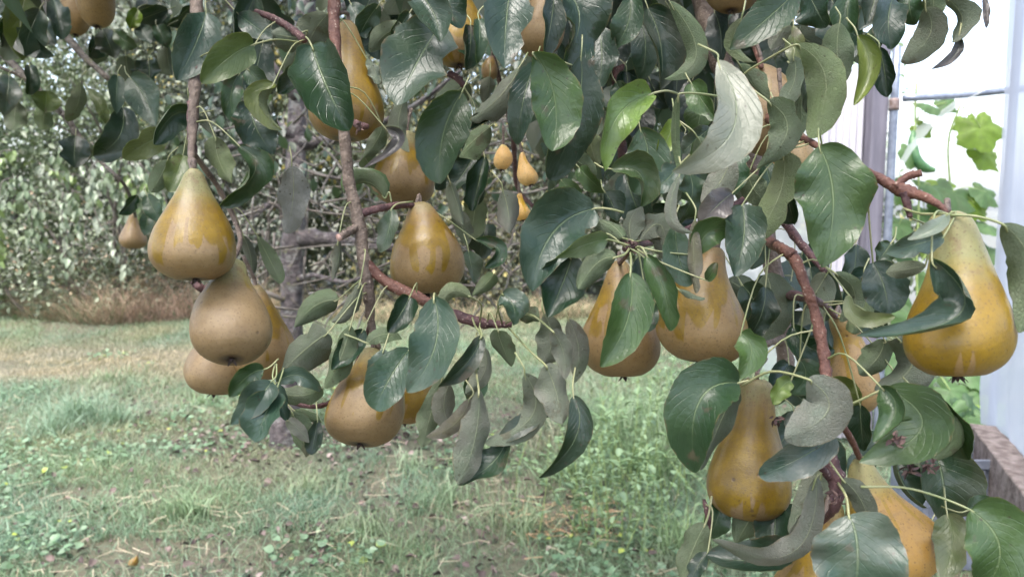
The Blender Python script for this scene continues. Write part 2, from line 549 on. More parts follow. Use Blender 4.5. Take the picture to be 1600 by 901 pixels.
n = 300000
x, y = in_view(n, 1.7, 9.6, 1.25)
pat = vnoise(x, y, 0.9, 11) * 0.6 + vnoise(x, y, 0.3, 12) * 0.4
dryband = sstep(y, 5.4, 6.0) * (1 - sstep(y, 6.6, 7.3)) * (1 - sstep(px_of(x, y), 330, 620))
mulch = np.exp(-(((x - TRUNK.x - 0.05) / 0.75) ** 2 + ((y - TRUNK.y - 0.05) / 0.42) ** 2))
keep = rng.random(n) > np.clip(mulch * 0.85 + (pat < 0.37) * 0.75, 0, 0.93)
x, y, pat, dryband = x[keep], y[keep], pat[keep], dryband[keep]
n = len(x)
d = np.clip(dryband * (0.6 + pat) + sstep(pat, 0.58, 0.78) * 0.35 + sstep(y, 6.5, 8.5) * 0.2 + (rng.random(n) < 0.11) * 0.8, 0, 1)
cg = lerp((0.088, 0.158, 0.084), (0.21, 0.305, 0.195), rng.random(n))
cd_ = lerp((0.25, 0.21, 0.135), (0.38, 0.33, 0.235), rng.random(n))
cols = cg * (1 - d[:, None]) + cd_ * d[:, None]
cols *= (0.62 + 0.7 * rng.random(n))[:, None]
blue = vnoise(x, y, 0.4, 17)[:, None]
cols = cols * (np.array([[0.92, 1.0, 1.12]]) * blue + np.array([[1.05, 1.0, 0.85]]) * (1 - blue))
hgt = (0.035 + 0.06 * rng.random(n) ** 1.5) * (0.7 + 0.6 * vnoise(x, y, 0.5, 15)) * (1 - 0.35 * dryband)
o = grass_mesh('lawn_grass', x, y, hgt, 0.0013 + 0.0018 * rng.random(n) + 0.00025 * y, cols, 1.7)
o['kind'] = 'stuff'
tag(o, 'short rough grey-green lawn grass with dry straw-coloured patches', 'grass')

# coarse tufts and the tall weedy patch towards the tunnel
tx, ty, th, tc = [], [], [], []


def tuft(px, py, cnt, h, spread, c):
    dep = 1.3 * FPX / (py - 326)
    X = (px - 800) / FPX * dep
    r = np.abs(rng.normal(0, spread, cnt))
    a = rng.random(cnt) * 2 * np.pi
    tx.append(X + r * np.cos(a))
    ty.append(dep + r * np.sin(a))
    th.append(h * (0.4 + 0.7 * rng.random(cnt)))
    tc.append(np.tile(np.array(c)[None] * 1.45, (cnt, 1)) * (0.7 + 0.6 * rng.random(cnt))[:, None])


for a in ((105, 668, 500, 0.26, 0.13, (0.13, 0.19, 0.13)), (60, 690, 260, 0.18, 0.13, (0.13, 0.19, 0.13)), (165, 672, 240, 0.18, 0.12, (0.12, 0.18, 0.12)),
          (275, 830, 170, 0.15, 0.06, (0.15, 0.21, 0.12)), (160, 600, 200, 0.13, 0.2, (0.15, 0.20, 0.12)), (300, 640, 160, 0.10, 0.15, (0.13, 0.2, 0.10)),
          (940, 705, 420, 0.34, 0.17, (0.12, 0.19, 0.10)), (1010, 760, 300, 0.26, 0.15, (0.13, 0.20, 0.10)), (890, 760, 220, 0.24, 0.12, (0.13, 0.19, 0.11)),
          (1020, 690, 300, 0.34, 0.2, (0.13, 0.20, 0.10)), (820, 850, 240, 0.16, 0.14, (0.15, 0.19, 0.11)), (760, 720, 160, 0.15, 0.12, (0.14, 0.2, 0.1)),
          (560, 850, 160, 0.12, 0.12, (0.15, 0.19, 0.11)), (470, 780, 140, 0.12, 0.12, (0.15, 0.19, 0.11)), (700, 800, 180, 0.15, 0.14, (0.14, 0.19, 0.11)),
          (640, 740, 150, 0.12, 0.12, (0.15, 0.20, 0.12)), (900, 690, 160, 0.50, 0.10, (0.15, 0.20, 0.13)), (970, 720, 160, 0.52, 0.14, (0.16, 0.21, 0.13)), (1040, 740, 140, 0.46, 0.12, (0.15, 0.20, 0.12)), (860, 720, 110, 0.34, 0.10, (0.22, 0.21, 0.15)), (1080, 880, 160, 0.22, 0.12, (0.14, 0.20, 0.10))):
    tuft(*a)
x, y, hgt, cols = np.concatenate(tx), np.concatenate(ty), np.concatenate(th), np.concatenate(tc)
o = grass_mesh('tussock_grass', x, y, hgt, np.full(len(x), 0.0050), cols, 1.1)
o['kind'] = 'stuff'
tag(o, 'longer arching grass tussocks standing out of the lawn', 'grass')


def leaf_scatter(name, pos, tdir, nrm, length, width, cols, mat, parent=None, cup=0.12):
    """many small two-plane leaves in one mesh"""
    n = len(pos)
    tdir = tdir / (np.linalg.norm(tdir, axis=1)[:, None] + 1e-9)
    s = np.cross(tdir, nrm)
    s /= np.linalg.norm(s, axis=1)[:, None] + 1e-9
    nn = np.cross(s, tdir)
    tpl = [(0, 0, 0), (-0.42, 0.28, cup), (0.42, 0.28, cup), (0, 0.4, 0), (-0.40, 0.62, cup * 0.8), (0.40, 0.62, cup * 0.8), (0, 1, -0.12)]
    P = np.zeros((n, 7, 3), np.float32)
    for j, (a, b, c) in enumerate(tpl):
        P[:, j] = pos + s * (a * width)[:, None] + tdir * (b * length)[:, None] + nn * (c * length)[:, None]
    base = (np.arange(n) * 7)[:, None]
    T = np.concatenate([base + np.array([t]) for t in ([0, 3, 1], [0, 2, 3], [1, 3, 4], [3, 2, 5], [4, 3, 6], [3, 5, 6])])
    C = np.repeat(cols[:, None, :], 7, 1)
    return mesh_obj(name, P.reshape(-1, 3), T, M[mat], parent=parent, cols=C.reshape(-1, 3))


def rand_dirs(n):
    v = rng.normal(0, 1, (n, 3))
    return v / np.linalg.norm(v, axis=1)[:, None]


# clover and other broad ground leaves
n = 24000
x, y = in_view(n, 1.8, 7.0, 1.1)
m = vnoise(x, y, 0.55, 21) * 0.7 + 0.5 * np.exp(-(((x + 1.6) / 0.9) ** 2 + ((y - 4.4) / 0.8) ** 2)) + 0.25 * np.exp(-(((x - 0.75) / 0.5) ** 2 + ((y - 3.2) / 0.7) ** 2))
keep = m > 0.50
x, y = x[keep], y[keep]
n = len(x)
pos = np.stack([x, y, ground_z(x, y) + 0.012 + 0.05 * rng.random(n)], 1)
td = rand_dirs(n) * np.array([1, 1, 0.25])
nr = rand_dirs(n) * 0.45 + np.array([0, -0.1, 1.0])
L = 0.016 + 0.026 * rng.random(n) ** 2
cols = lerp((0.065, 0.130, 0.060), (0.155, 0.225, 0.135), rng.random(n)) * (0.7 + 0.5 * rng.random(n))[:, None]
yl = rng.random(n) < 0.035
cols[yl] = (0.28, 0.34, 0.06)
o = leaf_scatter('clover', pos, td, nr, L, L * 1.0, cols, 'hedge_leaf')
o['kind'] = 'stuff'
tag(o, 'low clover and broad-leaved weeds spread through the lawn', 'clover')

# leafy weed stems in the tall patch
P_, D_, N_, L_, C_ = [], [], [], [], []
stalks = []
for i in range(120):
    px, py = rng.normal(985, 80), rng.uniform(640, 900)
    dep = 1.3 * FPX / (py - 326)
    X = (px - 800) / FPX * dep
    hh = rng.uniform(0.18, 0.52)
    lean = rng.normal(0, 0.09, 2)
    z0 = float(ground_z(np.array([X]), np.array([dep]))[0])
    top = np.array([X + lean[0], dep + lean[1], z0 + hh])
    bot = np.array([X, dep, z0 - 0.01])
    stalks.append(tube_data([bot, (bot + top) / 2 + np.array([0.01, 0, 0]), top], [0.002, 0.0016, 0.0008], 4, 3))
    m = int(hh * 58)
    t = rng.random(m) * 0.9 + 0.1
    P_.append(bot[None] * (1 - t[:, None]) + top[None] * t[:, None])
    a = rng.random(m) * 2 * np.pi
    D_.append(np.stack([np.cos(a), np.sin(a), 0.2 + 0.5 * rng.random(m)], 1))
    N_.append(np.stack([-0.3 * np.cos(a), -0.3 * np.sin(a), np.ones(m)], 1))
    L_.append((0.012 + 0.045 * rng.random(m) ** 1.5) * rng.uniform(0.6, 1.3))
    C_.append(lerp((0.105, 0.18, 0.075), (0.22, 0.31, 0.17), rng.random(m)))
V, F = join(stalks)
w = empty('weeds', (0.5, 3.2, 0))
o = leaf_scatter('weed_leaves', np.concatenate(P_), np.concatenate(D_), np.concatenate(N_), np.concatenate(L_), np.concatenate(L_) * 0.5, np.concatenate(C_), 'hedge_leaf')
adopt(o, w)
o = mesh_obj('weed_stems', V, F, M['vine_stem'])
adopt(o, w)
w['kind'] = 'stuff'
tag(w, 'tall leafy green weeds growing beside the right-hand pears', 'weeds')

# fallen leaves and dead straw
n = 5000
x, y = in_view(n, 1.9, 6.0, 1.0)
x2 = TRUNK.x + 0.1 + rng.normal(0, 0.55, 700)
y2 = TRUNK.y + 0.05 + rng.normal(0, 0.32, 700)
pt = vnoise(x, y, 0.9, 11) * 0.6 + vnoise(x, y, 0.3, 12) * 0.4
keep = (pt < 0.40) | (vnoise(x, y, 0.5, 31) > 0.68)
x, y = np.concatenate([x[keep], x2]), np.concatenate([y[keep], y2])
n = len(x)
pos = np.stack([x, y, ground_z(x, y) + 0.01 + 0.03 * rng.random(n)], 1)
L = 0.014 + 0.034 * rng.random(n) ** 1.6
cols = lerp((0.055, 0.040, 0.038), (0.20, 0.150, 0.135), rng.random(n) ** 1.4)
pk = rng.random(n) < 0.06
cols[pk] = (0.30, 0.235, 0.215)
o = leaf_scatter('leaf_litter', pos, rand_dirs(n) * np.array([1, 1, 0.4]), rand_dirs(n) * 0.7 + np.array([0, 0, 1]), L, L * 0.7, cols, 'litter', cup=0.25)
o['kind'] = 'stuff'
tag(o, 'brown and pinkish fallen leaves lying in the grass', 'fallen leaves')


def straw_mesh(name, x, y, length, wid, cols, zmin, zmax, mat='dry', rise=0.25):
    n = len(x)
    a = rng.random(n) * 2 * np.pi
    dx, dy = np.cos(a) * length / 2, np.sin(a) * length / 2
    z = ground_z(x, y) + zmin + (zmax - zmin) * rng.random(n)
    dz = length * rise * rng.normal(0, 1, n)
    bow = length * 0.16 * rng.normal(0, 1, n)
    P = np.zeros((n, 6, 3), np.float32)
    for j, (t, w) in enumerate(((-1, 1), (-1, -1), (0, 1), (0, -1), (1, 1), (1, -1))):
        P[:, j, 0] = x + dx * t - np.sin(a) * (wid * w / 2 + bow * (1 - t * t))
        P[:, j, 1] = y + dy * t + np.cos(a) * (wid * w / 2 + bow * (1 - t * t))
        P[:, j, 2] = np.maximum(z + dz * t / 2 + w * wid * 0.3, 0.006)
    base = (np.arange(n) * 6)[:, None]
    Q = np.concatenate([base + np.array([[0, 1, 3, 2]]), base + np.array([[2, 3, 5, 4]])])
    return mesh_obj(name, P.reshape(-1, 3), Q, M[mat], cols=np.repeat(cols[:, None], 6, 1).reshape(-1, 3))


n = 3600
x, y = in_view(n, 1.8, 7.2, 1.0)
keep = (vnoise(x, y, 0.7, 41) > 0.5) | (rng.random(n) < 0.12)
x, y = x[keep], y[keep]
xa = rng.normal(0.26, 0.16, 170); ya = rng.normal(3.0, 0.12, 170)       # heap of dead orange stalks
x, y = np.concatenate([x, xa]), np.concatenate([y, ya])
n = len(x)
cols = lerp((0.26, 0.21, 0.14), (0.44, 0.39, 0.28), rng.random(n))
cols[-170:] = lerp((0.34, 0.19, 0.10), (0.55, 0.38, 0.24), rng.random(170))
o = straw_mesh('dead_straw', x, y, 0.04 + 0.09 * rng.random(n), np.full(n, 0.0022), cols, 0.02, 0.06)
o['kind'] = 'stuff'
tag(o, 'pale dead straw and orange dry stalks lying on the lawn', 'straw')

# standing dead grass along the foot of the hedge
n = 26000
x = rng.uniform(-7.5, 3.2, n)
y = 8.7 + np.abs(rng.normal(0, 0.45, n)) + 0.25 * np.sin(x * 1.7)
red = np.exp(-((px_of(x, y) - 265) / 120) ** 2)
cols = lerp((0.26, 0.19, 0.12), (0.42, 0.34, 0.22), rng.random(n)) * (1 - red[:, None]) + lerp((0.26, 0.175, 0.125), (0.40, 0.30, 0.23), rng.random(n)) * red[:, None]
gm = rng.random(n) < 0.45 - 0.35 * red
cols[gm] = lerp((0.10, 0.14, 0.07), (0.17, 0.21, 0.12), rng.random(gm.sum()))
hgt = (0.06 + 0.34 * rng.random(n) ** 2.2) * (0.3 + 1.3 * vnoise(x, y, 0.5, 51)) * (1 + 1.5 * red)
o = grass_mesh('dead_hedge_grass', x, y, hgt, np.full(n, 0.006), cols * (0.6 + 0.8 * rng.random(n))[:, None], 1.8, 'dry')
o['kind'] = 'stuff'
tag(o, 'reddish-brown dead grass and bracken along the foot of the hedge', 'dry grass')

# ------------------------------------------------------------------ hedge shrubs
def shrub(name, label, cx, cy, rx, ry, h, nleaf, leaf, c1, c2, spec=0.06, spcol=(0.40, 0.34, 0.10), droop=0.0, hollow=0.25):
    root = empty(name, (cx, cy, 0))
    lobes = [(rng.normal(0, rx * 0.5), rng.normal(0, ry * 0.4), h * rng.uniform(0.12, 0.86), rng.uniform(0.28, 0.5)) for _ in range(16)]
    P, SZ, TN, DR = [], [], [], []
    for i in range(len(lobes)):
        lx, ly, lz, s = lobes[i]
        fz = rng.uniform(0.6, 1.9) ** 1.0
        m = int(nleaf / len(lobes) / fz)
        dv = rand_dirs(m)
        rr = (hollow + (1 - hollow) * rng.random(m)) ** 0.5
        q = np.array([cx + lx, cy + ly, lz]) + dv * rr[:, None] * np.array([rx * s * 1.1, ry * s * 1.1, h * s * 0.62])
        cl = q[rng.integers(0, m, max(3, m // 75))]
        ci = rng.integers(0, len(cl), m)
        own = cl[ci] + rng.normal(0, 0.13, (m, 3)) * np.array([1, 1, 1.3])
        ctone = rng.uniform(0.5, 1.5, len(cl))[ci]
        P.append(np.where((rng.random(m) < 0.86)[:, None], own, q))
        SZ.append(np.full(m, fz)); TN.append(rng.uniform(0.65, 1.25) * ctone); DR.append(np.full(m, rng.uniform(0, 0.8)))
    P, SZ, TN, DR = map(np.concatenate, (P, SZ, TN, DR))
    dep_ = P[:, 1] * math.cos(PITCH) + (1.3 - P[:, 2]) * math.sin(PITCH)
    qx = 800 + FPX * P[:, 0] / dep_
    qy = 326 - FPX * (P[:, 2] - 1.3) / dep_
    gap = np.minimum(((qx - 140) / 85) ** 2 + ((qy - 365) / 36) ** 2, ((qx - 330) / 60) ** 2 + ((qy - 330) / 60) ** 2)
    ok = (P[:, 2] > 0.04) & ((gap > 1) | (rng.random(len(P)) < 0.22))
    P, SZ, TN, DR = P[ok], SZ[ok], TN[ok], DR[ok]
    n = len(P)
    td = rand_dirs(n) + np.array([0, -0.15, -0.35 - droop]) - np.array([0, 0, 1.0]) * DR[:, None]
    nr = rand_dirs(n) * 0.9 + np.array([0, -0.55, 0.7])
    L = leaf * (0.5 + 0.9 * rng.random(n)) * SZ ** 0.7
    clump = vnoise(P[:, 0] * 1.0 + P[:, 1] * 0.6, P[:, 2], 0.35, 61)
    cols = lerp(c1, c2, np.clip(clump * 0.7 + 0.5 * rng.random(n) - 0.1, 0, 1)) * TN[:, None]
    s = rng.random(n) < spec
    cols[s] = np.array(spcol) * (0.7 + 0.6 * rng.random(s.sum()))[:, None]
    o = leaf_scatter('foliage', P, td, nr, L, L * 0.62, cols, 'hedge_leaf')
    o['kind'] = 'stuff'
    adopt(o, root)
    for i in range(7):
        lx, ly, lz, s_ = lobes[i]
        b = np.array([cx + rng.normal(0, rx * 0.18), cy + rng.normal(0, ry * 0.15), -0.05])
        t = np.array([cx + lx, cy + ly - 0.1, lz + 0.25 * h * s_])
        mid = (b + t) / 2 + rng.normal(0, 0.12, 3)
        tube('stem', [b, mid, t], [0.030, 0.020, 0.006], M['bark_twig'], root, 6, 5, 0.06, i)
    tw = []
    for i in range(60):
        lx, ly, lz, s_ = lobes[rng.integers(len(lobes))]
        b = np.array([cx + lx, cy + ly, lz]) + rng.normal(0, 0.15, 3)
        dv = rand_dirs(1)[0] * np.array([1, 0.8, 0.8]) * rng.uniform(0.3, 0.9)
        dv[1] -= 0.15
        e = b + dv
        e[2] = max(e[2], 0.05)
        tw.append(tube_data([b, (b + e) / 2 + rng.normal(0, 0.06, 3), e], [0.007, 0.005, 0.0025], 4, 3))
    V, F = join(tw)
    o = mesh_obj('twigs', V, F, M['bark_twig'])
    o['kind'] = 'stuff'
    adopt(o, root)
    return tag(root, label, 'shrub', 'shrubs of the hedge behind the lawn')


G1, G2 = (0.060, 0.085, 0.045), (0.22, 0.245, 0.165)
GLINT = (0.36, 0.37, 0.33)  # pale leaf colour painted as sky glints among the foliage
shrub('shrub', 'grey-green leafy shrub at the far left end of the hedge', -6.3, 9.6, 1.6, 1.0, 5.2, 26000, 0.062, (0.065, 0.10, 0.045), (0.22, 0.27, 0.16), 0.04, GLINT)
shrub('shrub', 'silvery drooping shrub with a dark hollow, left of the small far pear', -4.4, 9.9, 1.5, 1.0, 5.8, 28000, 0.058, (0.035, 0.05, 0.033), (0.26, 0.285, 0.22), 0.06, GLINT, 0.4)
shrub('shrub', 'yellow-flecked shrub of the hedge just left of the grey trunk', -2.9, 9.8, 1.4, 1.0, 5.6, 27000, 0.055, G1, G2, 0.12, (0.38, 0.31, 0.09), 0.1)
shrub('shrub', 'twiggy yellowish shrub showing just right of the grey trunk', -1.3, 10.0, 1.4, 1.0, 5.4, 24000, 0.055, (0.06, 0.07, 0.04), (0.25, 0.25, 0.15), 0.16, (0.40, 0.34, 0.13))
shrub('shrub', 'grey mossy shrub behind the centre pears', 0.4, 10.2, 1.4, 1.0, 5.4, 23000, 0.055, G1, (0.23, 0.24, 0.17), 0.09, (0.40, 0.33, 0.25))
shrub('shrub', 'pale green shrub glimpsed between the centre leaves and the tall weeds', 2.0, 10.0, 1.4, 1.0, 4.6, 20000, 0.060, (0.06, 0.10, 0.045), (0.22, 0.28, 0.15), 0.05, GLINT)
shrub('shrub', 'right-hand end shrub of the hedge, nearest the white corrugated sheet', 3.6, 9.6, 1.05, 0.9, 3.6, 13000, 0.065, (0.06, 0.10, 0.045), (0.21, 0.27, 0.14), 0.05)
shrub('bramble_bush', 'low arching dark bush at the left foot of the hedge', -5.0, 8.95, 1.6, 0.5, 1.3, 11000, 0.045, (0.05, 0.07, 0.04), (0.21, 0.24, 0.16), 0.06, (0.30, 0.21, 0.13))
# a loose sapling with drooping sprays in front of the hedge
sap = empty('sapling', (-4.6, 8.95, 0))
P_, D_, C_ = [], [], []
for i in range(26):
    px, py, dd = rng.uniform(-30, 235), rng.uniform(215, 330), rng.uniform(6.6, 7.8)
    a_ = np.array(at(px, py, dd))
    e_ = a_ + np.array([rng.normal(0, 0.22), rng.normal(0, 0.1), -rng.uniform(0.25, 0.75)])
    m_ = (a_ + e_) / 2 + np.array([rng.normal(0, 0.06), 0, 0.10])
    tube('spray_stem', [a_, m_, e_], [0.006, 0.004, 0.0015], M['bark_twig'], sap, 5, 4)
    m = 24
    t = rng.random(m)[:, None]
    P_.append((1 - t) ** 2 * a_ + 2 * t * (1 - t) * m_ + t * t * e_ + rng.normal(0, 0.02, (m, 3)))
    D_.append(rand_dirs(m) * 0.6 + np.array([0, -0.1, -1.0]))
    tone = np.array([(0.16, 0.20, 0.13), (0.22, 0.25, 0.18), (0.15, 0.21, 0.07), (0.11, 0.15, 0.08)][rng.integers(4)])
    C_.append(np.tile(tone, (m, 1)) * rng.uniform(0.7, 1.3, (m, 1)))
P_, D_, C_ = map(np.concatenate, (P_, D_, C_))
Ls = rng.uniform(0.06, 0.11, len(P_))
o = leaf_scatter('foliage', P_, D_, rand_dirs(len(P_)) * 0.6 + np.array([0, -0.8, 0.5]), Ls, Ls * 0.55, C_, 'hedge_leaf')
o['kind'] = 'stuff'
adopt(o, sap)
for (x_, tp) in ((-4.6, (-4.6, 7.4, 2.2)), (-4.65, (-3.6, 7.3, 2.1)), (-4.55, (-4.1, 7.2, 2.5))):
    tube('stem', [Vector((x_, 8.95, -0.05)), Vector((x_ + 0.05, 8.8, 1.1)), Vector(((x_ + tp[0]) / 2, 8.2, 2.0)), Vector(tp)], [0.022, 0.017, 0.012, 0.006], M['bark_twig'], sap, 6, 5, 0.05)
tag(sap, 'loose pale-green sapling with drooping leaf sprays standing before the hedge at the left', 'sapling')
# the dark wood that closes the view behind the hedge
n = 34000
P = np.stack([rng.uniform(-11, 3.6, n), rng.uniform(11.2, 13.2, n), 7.0 * rng.random(n)], 1)
P = P[P[:, 2] < 4.6 + 2.6 * vnoise(P[:, 0], P[:, 1] * 0, 1.4, 71)]
n = len(P)
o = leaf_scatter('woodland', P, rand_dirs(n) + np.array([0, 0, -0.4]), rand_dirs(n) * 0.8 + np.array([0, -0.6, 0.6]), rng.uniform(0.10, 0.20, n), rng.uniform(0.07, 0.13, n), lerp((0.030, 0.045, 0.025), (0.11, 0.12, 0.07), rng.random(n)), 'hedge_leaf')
o['kind'] = 'stuff'
tag(o, 'dark green-brown woodland closing the view behind the hedge', 'woodland')

# ------------------------------------------------------------------ greenhouse at the right
HX = lambda px, dd: (px - 800) / FPX * dd            # world x for a pixel column at distance
gh = empty('greenhouse', (2.4, 4.2, 0))
D0 = 4.0
x0, x1 = HX(1284, D0), HX(1349, D0)
nr = int((x1 - x0) / 0.005)
V, F = [], []
xs = np.linspace(x0, x1, nr)
for i, xx in enumerate(xs):
    dy = 0.009 * math.sin((xx - x0) / 0.036 * 2 * math.pi)
    V += [(xx, D0 + 0.06 + dy, 0.05), (xx, D0 + 0.06 + dy, 2.02), (xx, D0 + 0.064 + dy, 0.05), (xx, D0 + 0.064 + dy, 2.02)]
for i in range(nr - 1):
    a, b = i * 4, i * 4 + 4
    F += [(a, b, b + 1, a + 1), (a + 2, a + 3, b + 3, b + 2), (a + 1, b + 1, b + 3, a + 3)]
o = mesh_obj('corrugated_panel', V, F, M['corrugated']); adopt(o, gh)
V, F = box_data(HX(1350, D0), HX(1374, D0), D0 - 0.02, D0 + 0.08, -0.05, 2.15)
o = mesh_obj('wooden_post', V, F, M['weathered_post'], smooth=False); adopt(o, gh)
bv = o.modifiers.new('bevel', 'BEVEL'); bv.width = 0.006; bv.segments = 2
V, F = box_data(HX(1376.0, D0), HX(1379.5, D0), D0 + 0.02, D0 + 0.05, -0.05, 2.12)
o = mesh_obj('white_edging_strip', V, F, M['corrugated'], smooth=False); adopt(o, gh)
px_ = HX(1385.5, D0 - 0.03)
tube('upright_pipe', [(px_, D0 - 0.03, -0.05), (px_, D0 - 0.03, 1.0), (px_, D0 - 0.03, 2.12)], [0.021] * 3, M['galv'], gh, 14)
tube('pipe_coupling', [(px_, D0 - 0.03, 1.80), (px_, D0 - 0.03, 1.83), (px_, D0 - 0.03, 1.86)], [0.026] * 3, M['clamp'], gh, 14, 2)
# crossbar inside the tunnel, arched film over it
zc = 1.3 + (326 - 153) / FPX * 4.4
tube('crossbar_pipe', [(HX(1400, 4.4), 4.4, zc - 0.02), (HX(1490, 4.4), 4.4, zc), (HX(1570, 4.4), 4.4, zc + 0.03), (HX(1700, 4.4), 4.4, zc + 0.08)], [0.020] * 4, M['galv'], gh, 12)
cxg, rg = 3.72, 1.75
ncs = 28


def arch(yy, r):
    P = []
    for i in range(ncs + 1):
        a = math.pi * i / ncs
        P.append((cxg - r * math.cos(a), yy, 0.85 * (1 if 0 < i < ncs else 0) + r * 0.82 * math.sin(a)))
    return P


V = []
ys = np.linspace(D0 + 0.3, D0 + 6.0, 18)
for j, yy in enumerate(ys):
    V += [(p[0], p[1], p[2] + 0.02 * math.sin(i * 1.3 + j * 0.9)) for i, p in enumerate(arch(yy, rg * (1.0 - 0.012 * (j % 3))))]
F = [(j * (ncs + 1) + i, j * (ncs + 1) + i + 1, (j + 1) * (ncs + 1) + i + 1, (j + 1) * (ncs + 1) + i) for j in range(len(ys) - 1) for i in range(ncs)]
o = mesh_obj('tunnel_film', V, F, M['film']); adopt(o, gh)
V = [(p[0], D0 + 6.0, p[2]) for p in arch(0, rg)]
V.append((cxg, D0 + 6.0, 0.0))
F = [(i, i + 1, ncs + 1) for i in range(ncs)]
o = mesh_obj('end_film', V, F, M['film'], smooth=False); adopt(o, gh)
# milky curtain hanging over the near timber, gathered in soft folds
wd = Vector((math.sin(math.radians(21)), math.cos(math.radians(21)), 0))
c0 = at(1543, 326, 3.05); c0.z = 0
V, F = [], []
nu_, nv_ = 60, 44
for i in range(nu_ + 1):
    t = i / nu_
    for j in range(nv_ + 1):
        z = 0.42 + 2.0 * j / nv_
        s = -1.9 * t
        fold = 0.007 * math.sin(t * 52 + 0.7 * math.sin(z * 2.3)) + 0.016 * math.sin(t * 17 + z * 1.1)
        bulge = 0.10 * math.exp(-((z - 0.60) / 0.16) ** 2) * (0.4 + 0.6 * math.sin(t * 11 + 0.6) ** 2)
        q = c0 + wd * s + Vector((wd.y, -wd.x, 0)) * (0.02 + fold - bulge * 0.35 + 0.05 * (1 - math.exp(-t * 30)))
        V.append((q.x, q.y, z))
F = [(i * (nv_ + 1) + j, (i + 1) * (nv_ + 1) + j, (i + 1) * (nv_ + 1) + j + 1, i * (nv_ + 1) + j + 1) for i in range(nu_) for j in range(nv_)]
o = mesh_obj('plastic_curtain', V, F, M['curtain']); adopt(o, gh)
q = c0 - wd * 0.02
tube('curtain_pole', [(q.x + 0.07, q.y, 0.0), (q.x + 0.07, q.y, 1.2), (q.x + 0.07, q.y, 2.5)], [0.016] * 3, M['galv'], gh, 10)
tag(gh, 'white polythene greenhouse with corrugated side sheet, grey post and open doorway', 'greenhouse')

# timber kerb of the bed, running towards the camera
A = at(1514, 660, 3.0)
B = at(1600, 772, 2.25)
zt = 0.5 * (A.z + B.z)
dirb = Vector((B.x - A.x, B.y - A.y, 0)).normalized()
nb = Vector((-dirb.y, dirb.x, 0))
if nb.x < 0:
    nb = -nb
V, F = [], []
L_ = 2.0
for i in range(25):
    s = L_ * i / 24
    for (w_, z_) in ((0, 0), (0, 1), (1, 1), (1, 0)):
        q = Vector((A.x, A.y, 0)) + dirb * s + nb * (0.098 * w_)
        jx = rng.normal(0, 0.0022, 3)
        V.append((q.x + jx[0], q.y + jx[1], (zt if z_ else zt - 0.20) + jx[2]))
for i in range(24):
    for j in range(4):
        a, b = i * 4, i * 4 + 4
        F.append((a + j, a + (j + 1) % 4, b + (j + 1) % 4, b + j))
F += [(3, 2, 1, 0), (96, 97, 98, 99)]
o = mesh_obj('timber_beam', V, F, M['timber'], smooth=False)
bv = o.modifiers.new('bevel', 'BEVEL'); bv.width = 0.006; bv.segments = 2
for s in (0.10, 1.0, 1.9):
    q = Vector((A.x, A.y, 0)) + dirb * s + nb * 0.05
    V2, F2 = box_data(q.x - 0.035, q.x + 0.035, q.y - 0.035, q.y + 0.035, -0.1, zt - 0.195)
    pp = mesh_obj('support_post', V2, F2, M['timber'], smooth=False)
    pp.parent = o
tag(o, 'weathered grey timber beam edging the bed below the plastic curtain', 'timber')

# blue-grey plastic crate tucked against the timber
cq = at(1528, 752, 2.75)
cr = empty('plastic_crate', (cq.x, cq.y, cq.z - 0.14))
cx, cy, cz = cq.x - 0.06, cq.y + 0.05, cq.z
w2, d2, hh = 0.17, 0.12, 0.30
parts = [box_data(cx - w2, cx + w2, cy - d2, cy - d2 + 0.006, cz - hh, cz + 0.10), box_data(cx - w2, cx + w2, cy + d2 - 0.006, cy + d2, cz - hh, cz + 0.10),
         box_data(cx - w2, cx - w2 + 0.006, cy - d2 + 0.007, cy + d2 - 0.007, cz - hh, cz + 0.10), box_data(cx + w2 - 0.006, cx + w2, cy - d2 + 0.007, cy + d2 - 0.007, cz - hh, cz + 0.10),
         box_data(cx - w2 + 0.007, cx + w2 - 0.007, cy - d2 + 0.007, cy + d2 - 0.007, cz - hh, cz - hh + 0.008)]
V, F = join(parts)
o = mesh_obj('crate_body', V, F, M['crate'], smooth=False); adopt(o, cr)
V, F = join([box_data(cx - w2 - 0.012, cx + w2 + 0.012, cy - d2 - 0.012, cy - d2 - 0.001, cz + 0.075, cz + 0.106),
             box_data(cx - w2 - 0.012, cx - w2 - 0.001, cy - d2, cy + d2, cz + 0.075, cz + 0.106), box_data(cx + w2 + 0.001, cx + w2 + 0.012, cy - d2, cy + d2, cz + 0.075, cz + 0.106)])
o = mesh_obj('crate_rim', V, F, M['crate'], smooth=False); adopt(o, cr)
for i in range(6):
    xx = cx - w2 + 0.02 + i * 0.058
    V, F = box_data(xx, xx + 0.010, cy - d2 - 0.009, cy - d2 - 0.0005, cz - hh + 0.01, cz + 0.07)
    o = mesh_obj('crate_rib', V, F, M['crate'], smooth=False); adopt(o, cr)
tag(cr, 'ribbed blue-grey plastic crate standing beside the timber beam', 'crate')


